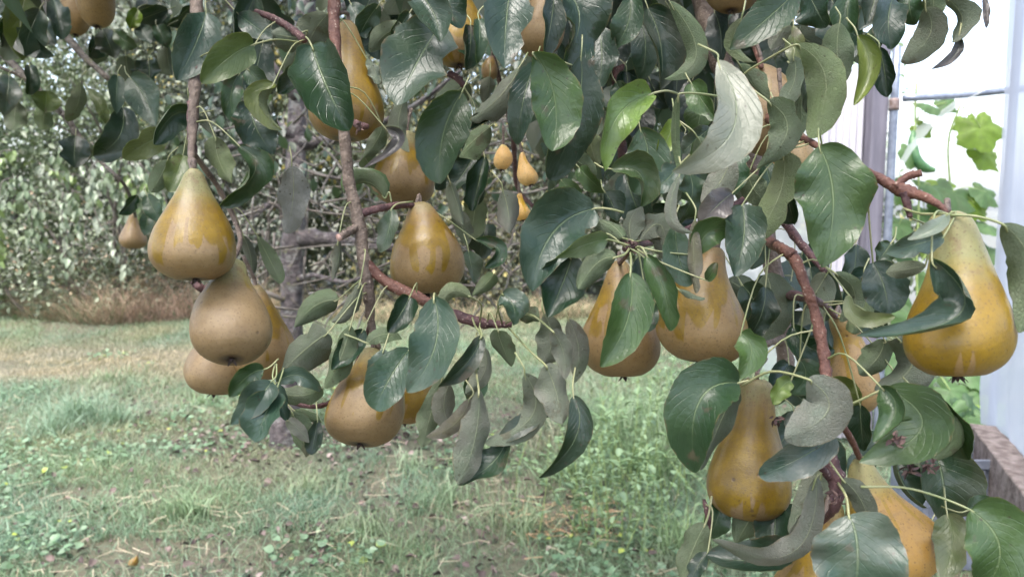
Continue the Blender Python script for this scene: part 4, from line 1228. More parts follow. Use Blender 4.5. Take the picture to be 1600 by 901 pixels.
# base, middle, tip in photograph pixels, apparent width, side seen (Top/Under), distance, tint
LV = [
    # ---- upper left, farther spray
    ((40, -5), None, (35, 95), 50, 'T', 1.2, 'g'), ((62, 15), None, (38, 88), 45, 'T', 1.18, 's'), ((84, 0), None, (96, 62), 34, 'T', 1.15, 's'),
    ((20, 20), None, (5, 80), 45, 'T', 1.25, 'd'), ((72, 142), None, (70, 176), 40, 'T', 1.3, 'g'), ((72, 166), None, (68, 203), 28, 'U', 1.33, 'l'),
    ((118, 212), None, (116, 262), 44, 'T', 1.3, 'd'), ((138, 222), None, (132, 258), 34, 'U', 1.34, 'l'), ((46, 103), None, (44, 148), 25, 'T', 1.3, 's'),
    ((26, 158), None, (22, 204), 32, 'U', 1.35, 'm'), ((14, 118), None, (6, 182), 32, 'T', 1.3, 's'), ((178, 48), None, (214, 72), 24, 'T', 1.2, 'm'),
    ((160, 46), None, (176, 90), 40, 'T', 1.25, 'd'), ((232, 95), None, (232, 138), 42, 'T', 1.15, 'd'), ((202, 120), (225, 150), (243, 196), 50, 'T', 1.0, 's'),
    ((184, 118), None, (182, 178), 26, 'T', 1.0, 's'), ((192, 168), (185, 215), (146, 244), 48, 'T', 1.02, 'd'), ((137, 138), None, (164, 194), 18, 'T', 1.2, 's'),
    ((125, 128), (122, 160), (105, 190), 26, 'U', 1.25, 's'), ((218, 38), None, (235, 68), 26, 'T', 1.2, 's'), ((150, 60), None, (140, 90), 30, 'T', 1.3, 'd'),
    ((245, 40), None, (262, 75), 26, 'T', 1.2, 'g'), ((215, 15), None, (205, 45), 24, 'T', 1.2, 'y'), ((70, 40), None, (88, 70), 34, 'T', 1.25, 'd'),
    ((300, 178), (268, 182), (240, 226), 44, 'T', .80, 's'), ((262, 210), (232, 222), (193, 248), 40, 'T', .82, 's'), ((304, 180), (322, 195), (339, 216), 13, 'U', .76, 's'),
    ((322, 20), (305, 70), (276, 126), 64, 'T', .78, 's'), ((396, 70), (360, 88), (315, 130), 54, 'T', .70, 's', [(470, 66, .745), (430, 62, .72)]),
    ((398, -5), None, (368, 62), 54, 'T', .82, 's'), ((372, 22), None, (426, 62), 34, 'T', .80, 's'), ((375, 114), None, (366, 192), 32, 'T', .76, 'g'),
    ((386, 108), None, (412, 144), 32, 'T', .74, 'g'), ((428, 130), (416, 165), (441, 203), 48, 'T', .70, 'g'), ((392, 162), (400, 200), (428, 241), 64, 'T', .74, 'd'),
    ((472, 110), None, (434, 146), 34, 'T', .78, 'd'), ((474, 60), None, (424, 52), 46, 'U', .78, 'p'), ((512, 22), None, (482, 74), 52, 'U', .80, 'p'),
    ((336, 214), (342, 250), (362, 286), 40, 'U', .74, 'm'), ((374, 228), (398, 268), (342, 321), 44, 'T', .73, 'g'), ((286, 243), None, (264, 300), 36, 'T', .76, 's'),
    ((292, 225), None, (262, 282), 28, 'U', .79, 'm'), ((262, 250), None, (236, 300), 30, 'U', .82, 'm'), ((340, 60), None, (352, 108), 44, 'T', .84, 's'),
    ((230, 305), None, (250, 345), 28, 'T', .95, 'g'), ((215, 305), None, (185, 335), 26, 'T', 1.3, 'g'), ((232, 330), None, (226, 368), 20, 'T', 1.5, 'g'),
    # ---- round the second hanging branch
    ((690, -14), None, (722, 44), 52, 'T', .66, 'd'), ((866, -8), (860, 40), (848, 94), 40, 'T', .66, 'd'), ((748, 30), None, (745, 100), 26, 'T', .70, 'g'),
    ((1155, 100), None, (1200, 160), 36, 'U', .66, 'm'), ((1215, 180), None, (1230, 250), 34, 'U', .60, 'p'), ((1080, 130), None, (1120, 190), 40, 'T', .70, 'm'),
    ((1090, 215), None, (1130, 262), 44, 'U', .64, 'm'), ((1170, 270), None, (1205, 320), 40, 'U', .66, 'm'),
    ((487, 72), (512, 138), (546, 204), 92, 'T', .62, 'g', [(478, 58, .74), (482, 62, .68)], None, -8),
    ((690, 36), (655, 92), (620, 165), 104, 'T', .62, 's', None, None, -14), ((655, -12), (678, 22), (688, 66), 62, 'T', .60, 's'),
    ((722, 144), (692, 212), (688, 287), 80, 'T', .66, 'g', None, None, 10), ((797, -14), (790, 42), (788, 107), 76, 'T', .58, 's', None, None, 6),
    ((833, 82), (866, 150), (862, 236), 80, 'T', .60, 'm', [(898, 104, .66), (865, 92, .63)], None, 12), ((908, 88), (900, 180), (858, 281), 72, 'T', .66, 'd'),
    ((836, 98), (818, 155), (808, 226), 44, 'T', .68, 'd'), ((812, 104), (782, 150), (734, 188), 44, 'U', .70, 'p'), ((776, 172), None, (724, 204), 24, 'T', .71, 'd'),
    ((766, 198), None, (718, 246), 46, 'U', .74, 'm'), ((757, 245), None, (738, 330), 38, 'T', .80, 'd'), ((722, 255), None, (748, 320), 36, 'T', .84, 'd'),
    ((786, 298), None, (796, 364), 42, 'U', .74, 'q'), ((703, 284), (712, 312), (724, 352), 26, 'U', .72, 'p'), ((634, 150), (622, 200), (640, 238), 30, 'U', .76, 'p'),
    ((602, 200), (622, 222), (568, 262), 20, 'T', .72, 'k'), ((598, 198), None, (568, 246), 28, 'U', .74, 'm'), ((602, 310), (572, 284), (538, 302), 40, 'U', .73, 'm', [(612, 318, .73), (608, 300, .73)]),
    ((573, 92), None, (590, 132), 20, 'U', .76, 'w'), ((612, 326), None, (594, 394), 32, 'T', .70, 'g', [(645, 315, .72), (622, 318, .71)]), ((628, 44), (602, 54), (578, 82), 34, 'U', .80, 'm'),
    ((592, 8), None, (558, 76), 38, 'T', .84, 'g'), ((548, 5), None, (572, 60), 34, 'T', .86, 's'), ((528, 378), None, (520, 438), 20, 'U', .68, 'k'),
    ((456, 260), (458, 310), (446, 364), 48, 'U', .74, 'v', None, 45, 0, 10), ((402, 368), None, (440, 442), 26, 'U', .80, 'm'), ((380, 368), None, (392, 432), 20, 'U', .80, 'k'),
    ((640, 20), None, (610, 60), 30, 'T', .82, 'g'), ((716, 60), None, (740, 90), 30, 'T', .78, 'd'), ((735, 40), None, (728, 110), 36, 'T', .74, 'd'), ((742, 240), None, (700, 300), 44, 'T', .82, 'd'),
    ((570, 245), None, (590, 305), 44, 'U', .80, 'l'), ((765, 120), None, (758, 165), 26, 'U', .95, 'p'), ((745, 300), None, (735, 372), 46, 'U', .86, 'm'), ((712, 330), None, (730, 385), 30, 'U', .86, 'p'),
    # ---- dark centre and the light curled leaves
    ((882, -14), (905, 30), (882, 102), 82, 'T', .70, 'd'), ((986, -6), (980, 40), (958, 76), 46, 'T', .78, 'g'), ((935, 40), None, (934, 140), 52, 'T', .80, 'd'),
    ((1012, 12), (1032, 70), (1032, 140), 62, 'T', .80, 'd'), ((1046, 2), (1088, 84), (1038, 124), 36, 'U', .76, 'm'), ((1000, 30), None, (1000, 128), 44, 'T', .86, 'd'),
    ((962, 128), None, (990, 178), 36, 'T', .78, 'g'), ((1018, 147), (962, 186), (945, 268), 58, 'T', .54, 'l', [(1058, 146, .58), (1040, 142, .56)], -40, -22, 40),
    ((1060, 150), None, (1063, 272), 14, 'U', .57, 'm', [(1132, 152, .60), (1090, 146, .58), (1064, 146, .57)]), ((1062, 272), (1048, 338), (1082, 363), 18, 'U', .57, 'q'),
    ((1050, 186), None, (1026, 244), 32, 'T', .66, 'y'), ((1122, 94), (1146, 200), (1050, 268), 70, 'T', .49, 'w', None, -70, 14, 18),
    ((1248, -16), (1200, 28), (1140, 78), 58, 'T', .52, 'g'), ((1158, 30), (1146, 72), (1176, 97), 24, 'U', .55, 's'), ((1000, 200), (1012, 250), (990, 302), 72, 'T', .66, 'g'),
    ((1030, 225), None, (1035, 290), 56, 'T', .70, 's'), ((955, 264), (1000, 272), (1002, 323), 50, 'T', .60, 'm'), ((1058, 262), None, (1016, 302), 42, 'T', .64, 's'),
    ((1078, 272), (1080, 312), (1058, 350), 64, 'T', .68, 'g'), ((1142, 246), (1125, 285), (1096, 318), 44, 'U', .58, 'q'), ((1144, 302), (1120, 322), (1092, 352), 44, 'T', .58, 'k'),
    ((1152, 230), None, (1144, 306), 44, 'T', .62, 'g'), ((880, 236), None, (932, 274), 34, 'U', .78, 'm'), ((905, 262), None, (946, 302), 30, 'T', .78, 'm'), ((876, 280), None, (900, 322), 34, 'T', .9, 'm'),
    ((1100, 150), None, (1085, 215), 44, 'T', .72, 'm'), ((1110, 200), None, (1065, 240), 34, 'T', .70, 'g'), ((945, 300), None, (965, 345), 40, 'T', .74, 'd'), ((920, 210), None, (935, 262), 40, 'U', .80, 'm'),
    # ---- upper right
    ((1243, 70), (1290, 124), (1266, 216), 58, 'U', .56, 'l', [(1128, 160, .62), (1160, 118, .60), (1200, 92, .58)], 20, 15, 16), ((1312, 36), (1308, 82), (1316, 132), 48, 'U', .62, 'm'),
    ((1340, 56), (1358, 104), (1334, 165), 42, 'T', .60, 'l'), ((1374, 74), (1382, 110), (1386, 152), 42, 'T', .62, 'd'), ((1372, 38), None, (1362, 84), 30, 'T', .64, 'g'),
    ((1396, -4), (1388, 32), (1394, 77), 48, 'T', .64, 'd'), ((1446, 12), (1452, 56), (1408, 98), 46, 'U', .64, 'p'), ((1478, -4), (1504, 30), (1488, 67), 42, 'U', .62, 'p'),
    ((1498, 58), (1492, 86), (1456, 108), 16, 'T', .62, 'k'), ((1536, -10), (1541, 15), (1541, 44), 10, 'T', .60, 'k'), ((1262, -12), None, (1290, 44), 56, 'T', .66, 'd'),
    ((1330, -10), None, (1328, 52), 44, 'T', .68, 'g'), ((1230, 34), None, (1204, 78), 30, 'U', .66, 'q'), ((1240, 88), (1240, 130), (1212, 172), 34, 'U', .62, 's'),
    ((1266, 116), None, (1262, 178), 24, 'T', .60, 'd'), ((1248, 128), None, (1252, 212), 30, 'U', .63, 'm'), ((1200, 158), (1230, 205), (1182, 264), 52, 'U', .57, 'm', [(1150, 128, .60), (1175, 140, .58)]),
    ((1280, 228), (1302, 312), (1284, 418), 108, 'T', .53, 'm', None, -20, 4, 14), ((1226, 238), (1216, 310), (1171, 379), 56, 'U', .60, 'l'), ((1420, -10), None, (1428, 40), 40, 'T', .68, 'g'),
    ((1370, -15), None, (1352, 40), 44, 'T', .70, 'd'), ((1300, 0), None, (1316, 46), 40, 'T', .70, 'd'), ((1460, -14), None, (1462, 30), 34, 'U', .66, 'm'), ((1240, 40), None, (1246, 100), 30, 'T', .70, 'g'),
    ((1195, 255), None, (1215, 330), 44, 'T', .70, 'g'), ((1225, 290), None, (1240, 350), 44, 'T', .74, 'd'),
    # ---- centre rosette round the two big pears
    ((928, 326), (862, 366), (832, 455), 96, 'T', .60, 's', [(975, 332, .60), (950, 326, .60)], None, -12), ((895, 398), (880, 440), (856, 496), 78, 'T', .575, 'd'),
    ((950, 374), (915, 382), (868, 404), 36, 'T', .56, 'm', [(984, 384, .57), (965, 378, .565)]), ((962, 402), (932, 412), (904, 452), 44, 'U', .555, 'm', [(984, 388, .57), (975, 398, .56)]),
    ((988, 380), (985, 345), (1004, 322), 46, 'U', .60, 'p'), ((1000, 376), (1032, 352), (1042, 412), 54, 'U', .60, 'p'), ((974, 372), (955, 352), (926, 342), 40, 'U', .59, 'm'),
    ((985, 426), (980, 500), (938, 573), 66, 'T', .55, 'm', [(983, 388, .575), (986, 405, .56)], -20, 10), ((1010, 398), (1036, 450), (1048, 517), 46, 'T', .555, 'm', [(992, 388, .575), (1002, 386, .56)], -15, -15),
    ((1000, 400), None, (1012, 482), 34, 'T', .60, 'd'), ((1010, 465), None, (1012, 518), 30, 'T', .585, 'g'), ((1056, 352), (1060, 400), (1078, 447), 46, 'T', .585, 'g'),
    ((1092, 398), (1108, 362), (1148, 362), 46, 'T', .57, 'm'), ((1086, 342), None, (1088, 458), 24, 'U', .565, 'b'), ((1104, 438), None, (1120, 410), 20, 'T', .56, 'm'),
    ((1160, 320), (1162, 370), (1148, 432), 64, 'T', .575, 's'), ((1196, 448), (1190, 490), (1168, 530), 42, 'T', .70, 'd'), ((1158, 520), (1174, 550), (1152, 592), 50, 'T', .56, 'm'),
    ((1130, 560), None, (1085, 575), 26, 'U', .68, 'l'), ((1060, 452), None, (1102, 466), 12, 'U', .56, 's'), ((1130, 330), None, (1100, 345), 40, 'T', .62, 's'),
    # ---- hanging spray under the middle fork
    ((678, 464), (680, 540), (636, 613), 74, 'T', .57, 's', [(690, 488, .68), (680, 460, .60)], -45, -14), ((640, 545), (608, 592), (586, 640), 62, 'T', .58, 's'),
    ((736, 464), (706, 455), (688, 482), 26, 'U', .62, 'm', [(750, 500, .68), (752, 476, .65)]), ((752, 524), (730, 566), (684, 604), 32, 'T', .60, 'd', [(738, 496, .68), (742, 508, .64)]),
    ((756, 542), (756, 582), (727, 615), 28, 'U', .62, 'p'), ((702, 598), (694, 640), (710, 668), 38, 'U', .63, 'q'), ((692, 588), (672, 650), (660, 698), 36, 'U', .64, 'm'),
    ((734, 622), (710, 662), (666, 682), 26, 'U', .60, 'b'), ((746, 568), None, (736, 630), 38, 'T', .66, 'g'), ((748, 608), (742, 685), (716, 756), 52, 'U', .56, 'p', [(745, 520, .68), (742, 560, .62)], -30, 30),
    ((790, 688), (768, 724), (716, 757), 52, 'T', .575, 'd'), ((820, 584), (832, 648), (758, 692), 44, 'U', .56, 'p', None, 10, 10), ((864, 638), (820, 662), (776, 692), 32, 'T', .58, 'd'),
    ((862, 516), (880, 550), (882, 594), 32, 'U', .57, 'q', [(790, 505, .68), (825, 490, .62)]), ((852, 570), (868, 610), (878, 662), 58, 'U', .55, 'q', [(795, 512, .68), (825, 545, .60)]),
    ((850, 490), (862, 530), (848, 568), 46, 'U', .64, 'p'), ((888, 498), (904, 545), (898, 598), 34, 'U', .63, 'p'), ((896, 618), (900, 682), (842, 746), 40, 'T', .56, 'd', None, -15, -14),
    ((784, 460), (802, 478), (802, 508), 46, 'T', .62, 's', [(785, 506, .69), (778, 480, .65)]), ((778, 516), None, (800, 572), 38, 'U', .66, 'm'), ((815, 486), None, (842, 502), 30, 'U', .66, 'm'),
    ((528, 468), (492, 478), (460, 511), 46, 'U', .70, 'm'), ((562, 444), (542, 478), (518, 502), 30, 'U', .68, 'p'), ((512, 520), (472, 550), (436, 588), 70, 'U', .665, 'p'),
    ((548, 508), (532, 560), (508, 606), 40, 'U', .66, 'm'), ((568, 514), (545, 550), (518, 578), 40, 'T', .675, 'd'), ((640, 464), (626, 490), (606, 519), 40, 'T', .66, 'd'),
    ((574, 536), (600, 522), (628, 530), 26, 'U', .66, 'm', [(538, 522, .66), (555, 528, .66)]), ((742, 374), (780, 390), (758, 418), 26, 'T', .74, 'g'), ((772, 428), None, (738, 462), 32, 'U', .74, 'm'),
    ((732, 392), None, (742, 442), 36, 'T', .82, 'g'), ((760, 350), None, (748, 400), 40, 'T', .90, 'd'), ((655, 545), None, (640, 600), 30, 'T', .66, 'd'), ((600, 545), None, (592, 600), 40, 'T', .64, 's'),
    # ---- below the left pears
    ((412, 577), (386, 588), (358, 620), 36, 'T', .62, 'g'), ((424, 596), (400, 625), (360, 664), 46, 'T', .60, 's'), ((430, 612), (416, 645), (398, 690), 62, 'T', .60, 's'),
    ((430, 600), None, (448, 656), 28, 'T', .615, 's'), ((433, 598), (466, 586), (502, 612), 28, 'T', .62, 's'), ((434, 612), (470, 618), (502, 606), 36, 'U', .63, 'm'),
    ((456, 643), (472, 680), (478, 714), 38, 'U', .645, 'm'), ((447, 654), (466, 670), (483, 691), 22, 'U', .63, 'q'), ((496, 655), None, (486, 710), 26, 'T', .65, 'd'), ((458, 640), None, (502, 660), 16, 'U', .65, 'm'),
    # ---- lower right cluster
    ((1154, 598), (1092, 628), (1086, 738), 90, 'T', .55, 'g', [(1170, 594, .55)], -10, -12), ((1150, 604), (1125, 660), (1094, 734), 50, 'U', .565, 's'),
    ((1236, 594), (1220, 606), (1208, 632), 30, 'T', .58, 'l'), ((1262, 592), (1294, 640), (1226, 684), 76, 'U', .49, 'q', [(1160, 602, .55), (1205, 580, .52)], -10, 0, 14),
    ((1304, 680), (1255, 712), (1186, 743), 54, 'T', .51, 's', None, -10, 12), ((1276, 744), (1238, 862), (1114, 843), 46, 'U', .51, 'q', [(1290, 738, .52), (1284, 738, .515)], 0, 12),
    ((1270, 788), (1252, 830), (1228, 862), 26, 'U', .53, 'k'), ((1242, 850), (1180, 874), (1104, 866), 56, 'T', .56, 'd'), ((1102, 818), (1082, 860), (1064, 910), 52, 'U', .58, 'm', [(1112, 775, .60), (1108, 800, .59)]),
    ((1106, 862), None, (1078, 910), 26, 'T', .57, 'd'), ((1326, 804), (1340, 860), (1332, 950), 128, 'T', .46, 's', [(1308, 752, .52), (1322, 775, .48)], -20, 4, 12),
    ((1316, 748), (1346, 782), (1362, 834), 36, 'U', .50, 'k'), ((1290, 700), (1272, 760), (1234, 834), 42, 'U', .56, 'p'), ((1386, 606), (1440, 668), (1342, 722), 86, 'T', .50, 'm', [(1310, 640, .52), (1350, 622, .51)], -10, -6, 18),
    ((1376, 604), (1400, 640), (1364, 690), 46, 'T', .485, 'm'), ((1456, 646), (1488, 680), (1458, 718), 44, 'U', .53, 'l'), ((1446, 626), (1482, 668), (1512, 718), 80, 'T', .56, 'g'),
    ((1464, 712), (1474, 760), (1474, 812), 102, 'T', .585, 'g'), ((1516, 796), (1562, 856), (1530, 925), 104, 'T', .48, 'm', [(1345, 760, .50), (1410, 761, .495), (1465, 775, .49)], -10, 16, 26),
    ((1480, 802), (1488, 850), (1470, 904), 54, 'T', .54, 's'), ((1514, 796), None, (1562, 792), 36, 'T', .55, 'g'), ((1344, 632), None, (1350, 704), 44, 'T', .60, 'd'),
    ((1456, 404), (1500, 490), (1338, 524), 62, 'T', .455, 's', None, -10, -35, 44), ((1480, 334), (1460, 356), (1418, 374), 24, 'T', .462, 'w', [(1412, 326, .51), (1440, 334, .49)]),
    ((1474, 370), (1430, 382), (1384, 396), 40, 'T', .475, 's'), ((1364, 410), (1382, 450), (1386, 490), 66, 'T', .56, 's'), ((1304, 426), (1336, 460), (1312, 502), 32, 'U', .58, 'm', [(1282, 412, .60)]),
    ((1326, 460), (1342, 496), (1398, 494), 26, 'T', .53, 's'), ((1292, 428), (1272, 462), (1244, 512), 52, 'U', .70, 'p'), ((1240, 508), (1264, 542), (1304, 546), 46, 'T', .62, 'd'),
    ((1250, 562), (1258, 590), (1232, 616), 44, 'T', .60, 'g'), ((1382, 530), (1370, 560), (1342, 584), 46, 'U', .62, 'm'), ((1402, 528), (1424, 572), (1368, 610), 76, 'U', .58, 'p'),
    ((1446, 414), None, (1384, 426), 26, 'U', .52, 'm'), ((1566, 350), (1612, 420), (1592, 520), 62, 'U', .46, 'm', [(1482, 336, .48), (1525, 338, .47)]), ((1392, 380), None, (1370, 410), 34, 'T', .58, 'g'),
    ((1350, 430), None, (1330, 520), 40, 'U', .64, 'm'), ((1300, 590), None, (1340, 640), 44, 'T', .66, 'g'), ((1410, 596), None, (1440, 640), 44, 'T', .62, 'd'), ((1240, 640), None, (1270, 700), 44, 'T', .62, 'd'),
    ((1180, 800), None, (1150, 850), 50, 'U', .64, 'm'), ((1130, 780), None, (1110, 840), 40, 'T', .66, 'g'), ((1400, 720), None, (1440, 790), 60, 'T', .66, 'd'), ((1210, 790), None, (1200, 870), 60, 'T', .64, 'd'),
    ((1160, 445), None, (1185, 500), 50, 'T', .76, 'd'),
]
KEYS = ('pet', 'dz', 'roll', 'fold')
for e in LV:
    kw = dict(zip(KEYS, e[7:]))
    add_leaf(e[0], e[1], e[2], e[3], e[4], e[5], e[6], **kw)
print('placed leaves', leaf_count)


OPEN = ((755, 850, 200, 350), (95, 185, -20, 55), (690, 745, 30, 105))


def hides(x_, y_, r_):
    return any(a - r_ < x_ < b + r_ and c_ - r_ < y_ < d_ + r_ for a, b, c_, d_ in OPEN)


def filler(n, x0, x1, y0, y1, d0, d1, tints, under=0.25):
    for _ in range(n):
        d = rng.uniform(d0, d1)
        bx, by = rng.uniform(x0, x1), rng.uniform(y0, y1)
        a = rng.normal(math.pi / 2, 0.6)
        Lr = rng.uniform(0.055, 0.085)
        L = Lr * FPX / d * rng.uniform(0.7, 1.0)
        if hides(bx + math.cos(a) * L * 0.6, by + math.sin(a) * L * 0.6, L * 0.35):
            continue
        add_leaf((bx, by), None, (bx + math.cos(a) * L, by + math.sin(a) * L), Lr * 0.62 * FPX / d * rng.uniform(0.6, 1.0),
                 'U' if rng.random() < under else 'T', d, tints[rng.integers(len(tints))], res=(12, 6))


filler(46, 870, 1180, -70, 240, .86, 1.15, 'xxd', 0.08)  # near-black tints paint the shade of the centre into these leaves
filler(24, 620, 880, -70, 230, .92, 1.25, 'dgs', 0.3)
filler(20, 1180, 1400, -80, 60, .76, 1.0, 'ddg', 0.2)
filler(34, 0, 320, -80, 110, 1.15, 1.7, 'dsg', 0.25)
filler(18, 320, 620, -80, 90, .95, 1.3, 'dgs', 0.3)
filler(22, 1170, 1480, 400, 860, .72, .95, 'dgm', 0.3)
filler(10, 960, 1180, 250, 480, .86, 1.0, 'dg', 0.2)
filler(16, 1215, 1350, 360, 520, .80, 1.1, 'dgm', 0.3)
print('all leaves', leaf_count)
if overflow:
    Vs, Fs, off_ = [], [], 0
    MIs, UVs = [], []
    for V, F, MI, UV in overflow:
        Vs.append(V); Fs += [tuple(i + off_ for i in q) for q in F]; MIs += MI; UVs += UV
        off_ += len(V)
    o = mesh_obj('leaf_mass', np.concatenate(Vs), Fs, [M['leaf_top'], M['leaf_under']], midx=MIs, uvs=UVs)
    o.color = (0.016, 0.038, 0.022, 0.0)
    o['kind'] = 'stuff'
    adopt(o, tree)
    V, F = join(pet_over)
    o = mesh_obj('leaf_stalk_mass', V, F, M['petiole']); o['kind'] = 'stuff'; adopt(o, tree)

# dried blossom remains on the spurs
for (px, py, dd) in ((1423, 735, .50), (1450, 727, .51), (1213, 656, .60), (1402, 690, .49), (560, 196, .665), (1308, 780, .505), (985, 384, .572)):
    m = 16
    c = np.array(at(px, py, dd))
    o = leaf_scatter('dried_blossom', np.tile(c[None], (m, 1)) + rng.normal(0, 0.0016, (m, 3)), rand_dirs(m), rand_dirs(m), rng.uniform(0.004, 0.008, m), rng.uniform(0.002, 0.004, m), lerp((0.05, 0.03, 0.035), (0.22, 0.14, 0.12), rng.random(m)), 'litter')
    adopt(o, tree)
# the rest of the crown: unseen leaves added overhead for shade, and more between the near branches and the trunk
P = []
n = 5200
px, py, dd = rng.uniform(-150, 1500, n), rng.uniform(-700, 60, n), rng.uniform(0.8, 4.2, n)
lim = np.where(px < 640, 150 - 60 * dd, np.where(px < 1180, 330 - 110 * dd, 40 - 60 * dd))
for i in range(n):
    if (py[i] < -70 or dd[i] > 1.9) and not hides(px[i], py[i], 25) and py[i] < lim[i] and not (px[i] > 1330 and py[i] > -260):
        P.append(at(px[i], py[i], dd[i]))
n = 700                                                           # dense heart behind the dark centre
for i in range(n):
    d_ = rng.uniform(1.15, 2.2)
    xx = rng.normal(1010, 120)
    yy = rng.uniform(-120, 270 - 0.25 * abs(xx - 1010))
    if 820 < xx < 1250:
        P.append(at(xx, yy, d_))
for i in range(420):                                              # far crown round the trunk
    P.append(at(rng.uniform(250, 900), rng.uniform(-60, 330), rng.uniform(3.4, 4.6)))
for i in range(4200):                                             # unseen leaves added above the camera to shade the fruit
    P.append(Vector((rng.uniform(-1.9, 0.75), rng.uniform(-0.55, 1.6), rng.uniform(1.85, 2.7))))
P = np.array(P)
P = P[P[:, 2] > 0.9]
n = len(P)
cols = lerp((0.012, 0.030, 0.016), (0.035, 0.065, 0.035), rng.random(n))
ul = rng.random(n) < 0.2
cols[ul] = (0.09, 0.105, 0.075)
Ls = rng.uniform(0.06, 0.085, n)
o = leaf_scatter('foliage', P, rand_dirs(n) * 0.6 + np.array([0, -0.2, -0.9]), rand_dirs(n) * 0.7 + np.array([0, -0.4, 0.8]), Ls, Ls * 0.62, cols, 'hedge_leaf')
o['kind'] = 'stuff'
adopt(o, tree)

# ------------------------------------------------------------------ pears
PROF = {
    'plump': [(0, .16), (.03, .29), (.09, .37), (.20, .51), (.32, .68), (.44, .85), (.57, .96), (.69, 1.0), (.80, .96), (.89, .81), (.95, .57), (.985, .30), (1.0, .10)],
    'fat': [(0, .10), (.04, .21), (.12, .31), (.22, .44), (.34, .63), (.46, .82), (.58, .95), (.69, 1.0), (.80, .96), (.89, .80), (.95, .56), (.985, .30), (1.0, .10)],
    'mid': [(0, .14), (.04, .24), (.12, .33), (.24, .45), (.36, .60), (.48, .78), (.60, .93), (.71, 1.0), (.81, .96), (.90, .79), (.955, .54), (.987, .28), (1.0, .10)],
    'long': [(0, .22), (.03, .36), (.09, .43), (.20, .48), (.34, .58), (.47, .73), (.60, .90), (.72, 1.0), (.82, .97), (.90, .82), (.955, .57), (.987, .28), (1.0, .10)],
    'lumpy': [(0, .30), (.04, .46), (.12, .52), (.22, .50), (.30, .56), (.42, .74), (.58, .94), (.72, 1.0), (.83, .95), (.91, .78), (.96, .52), (.988, .26), (1.0, .10)],
    'round': [(0, .16), (.05, .34), (.15, .55), (.28, .76), (.42, .92), (.56, 1.0), (.70, .98), (.82, .85), (.91, .63), (.97, .35), (1.0, .12)],
}


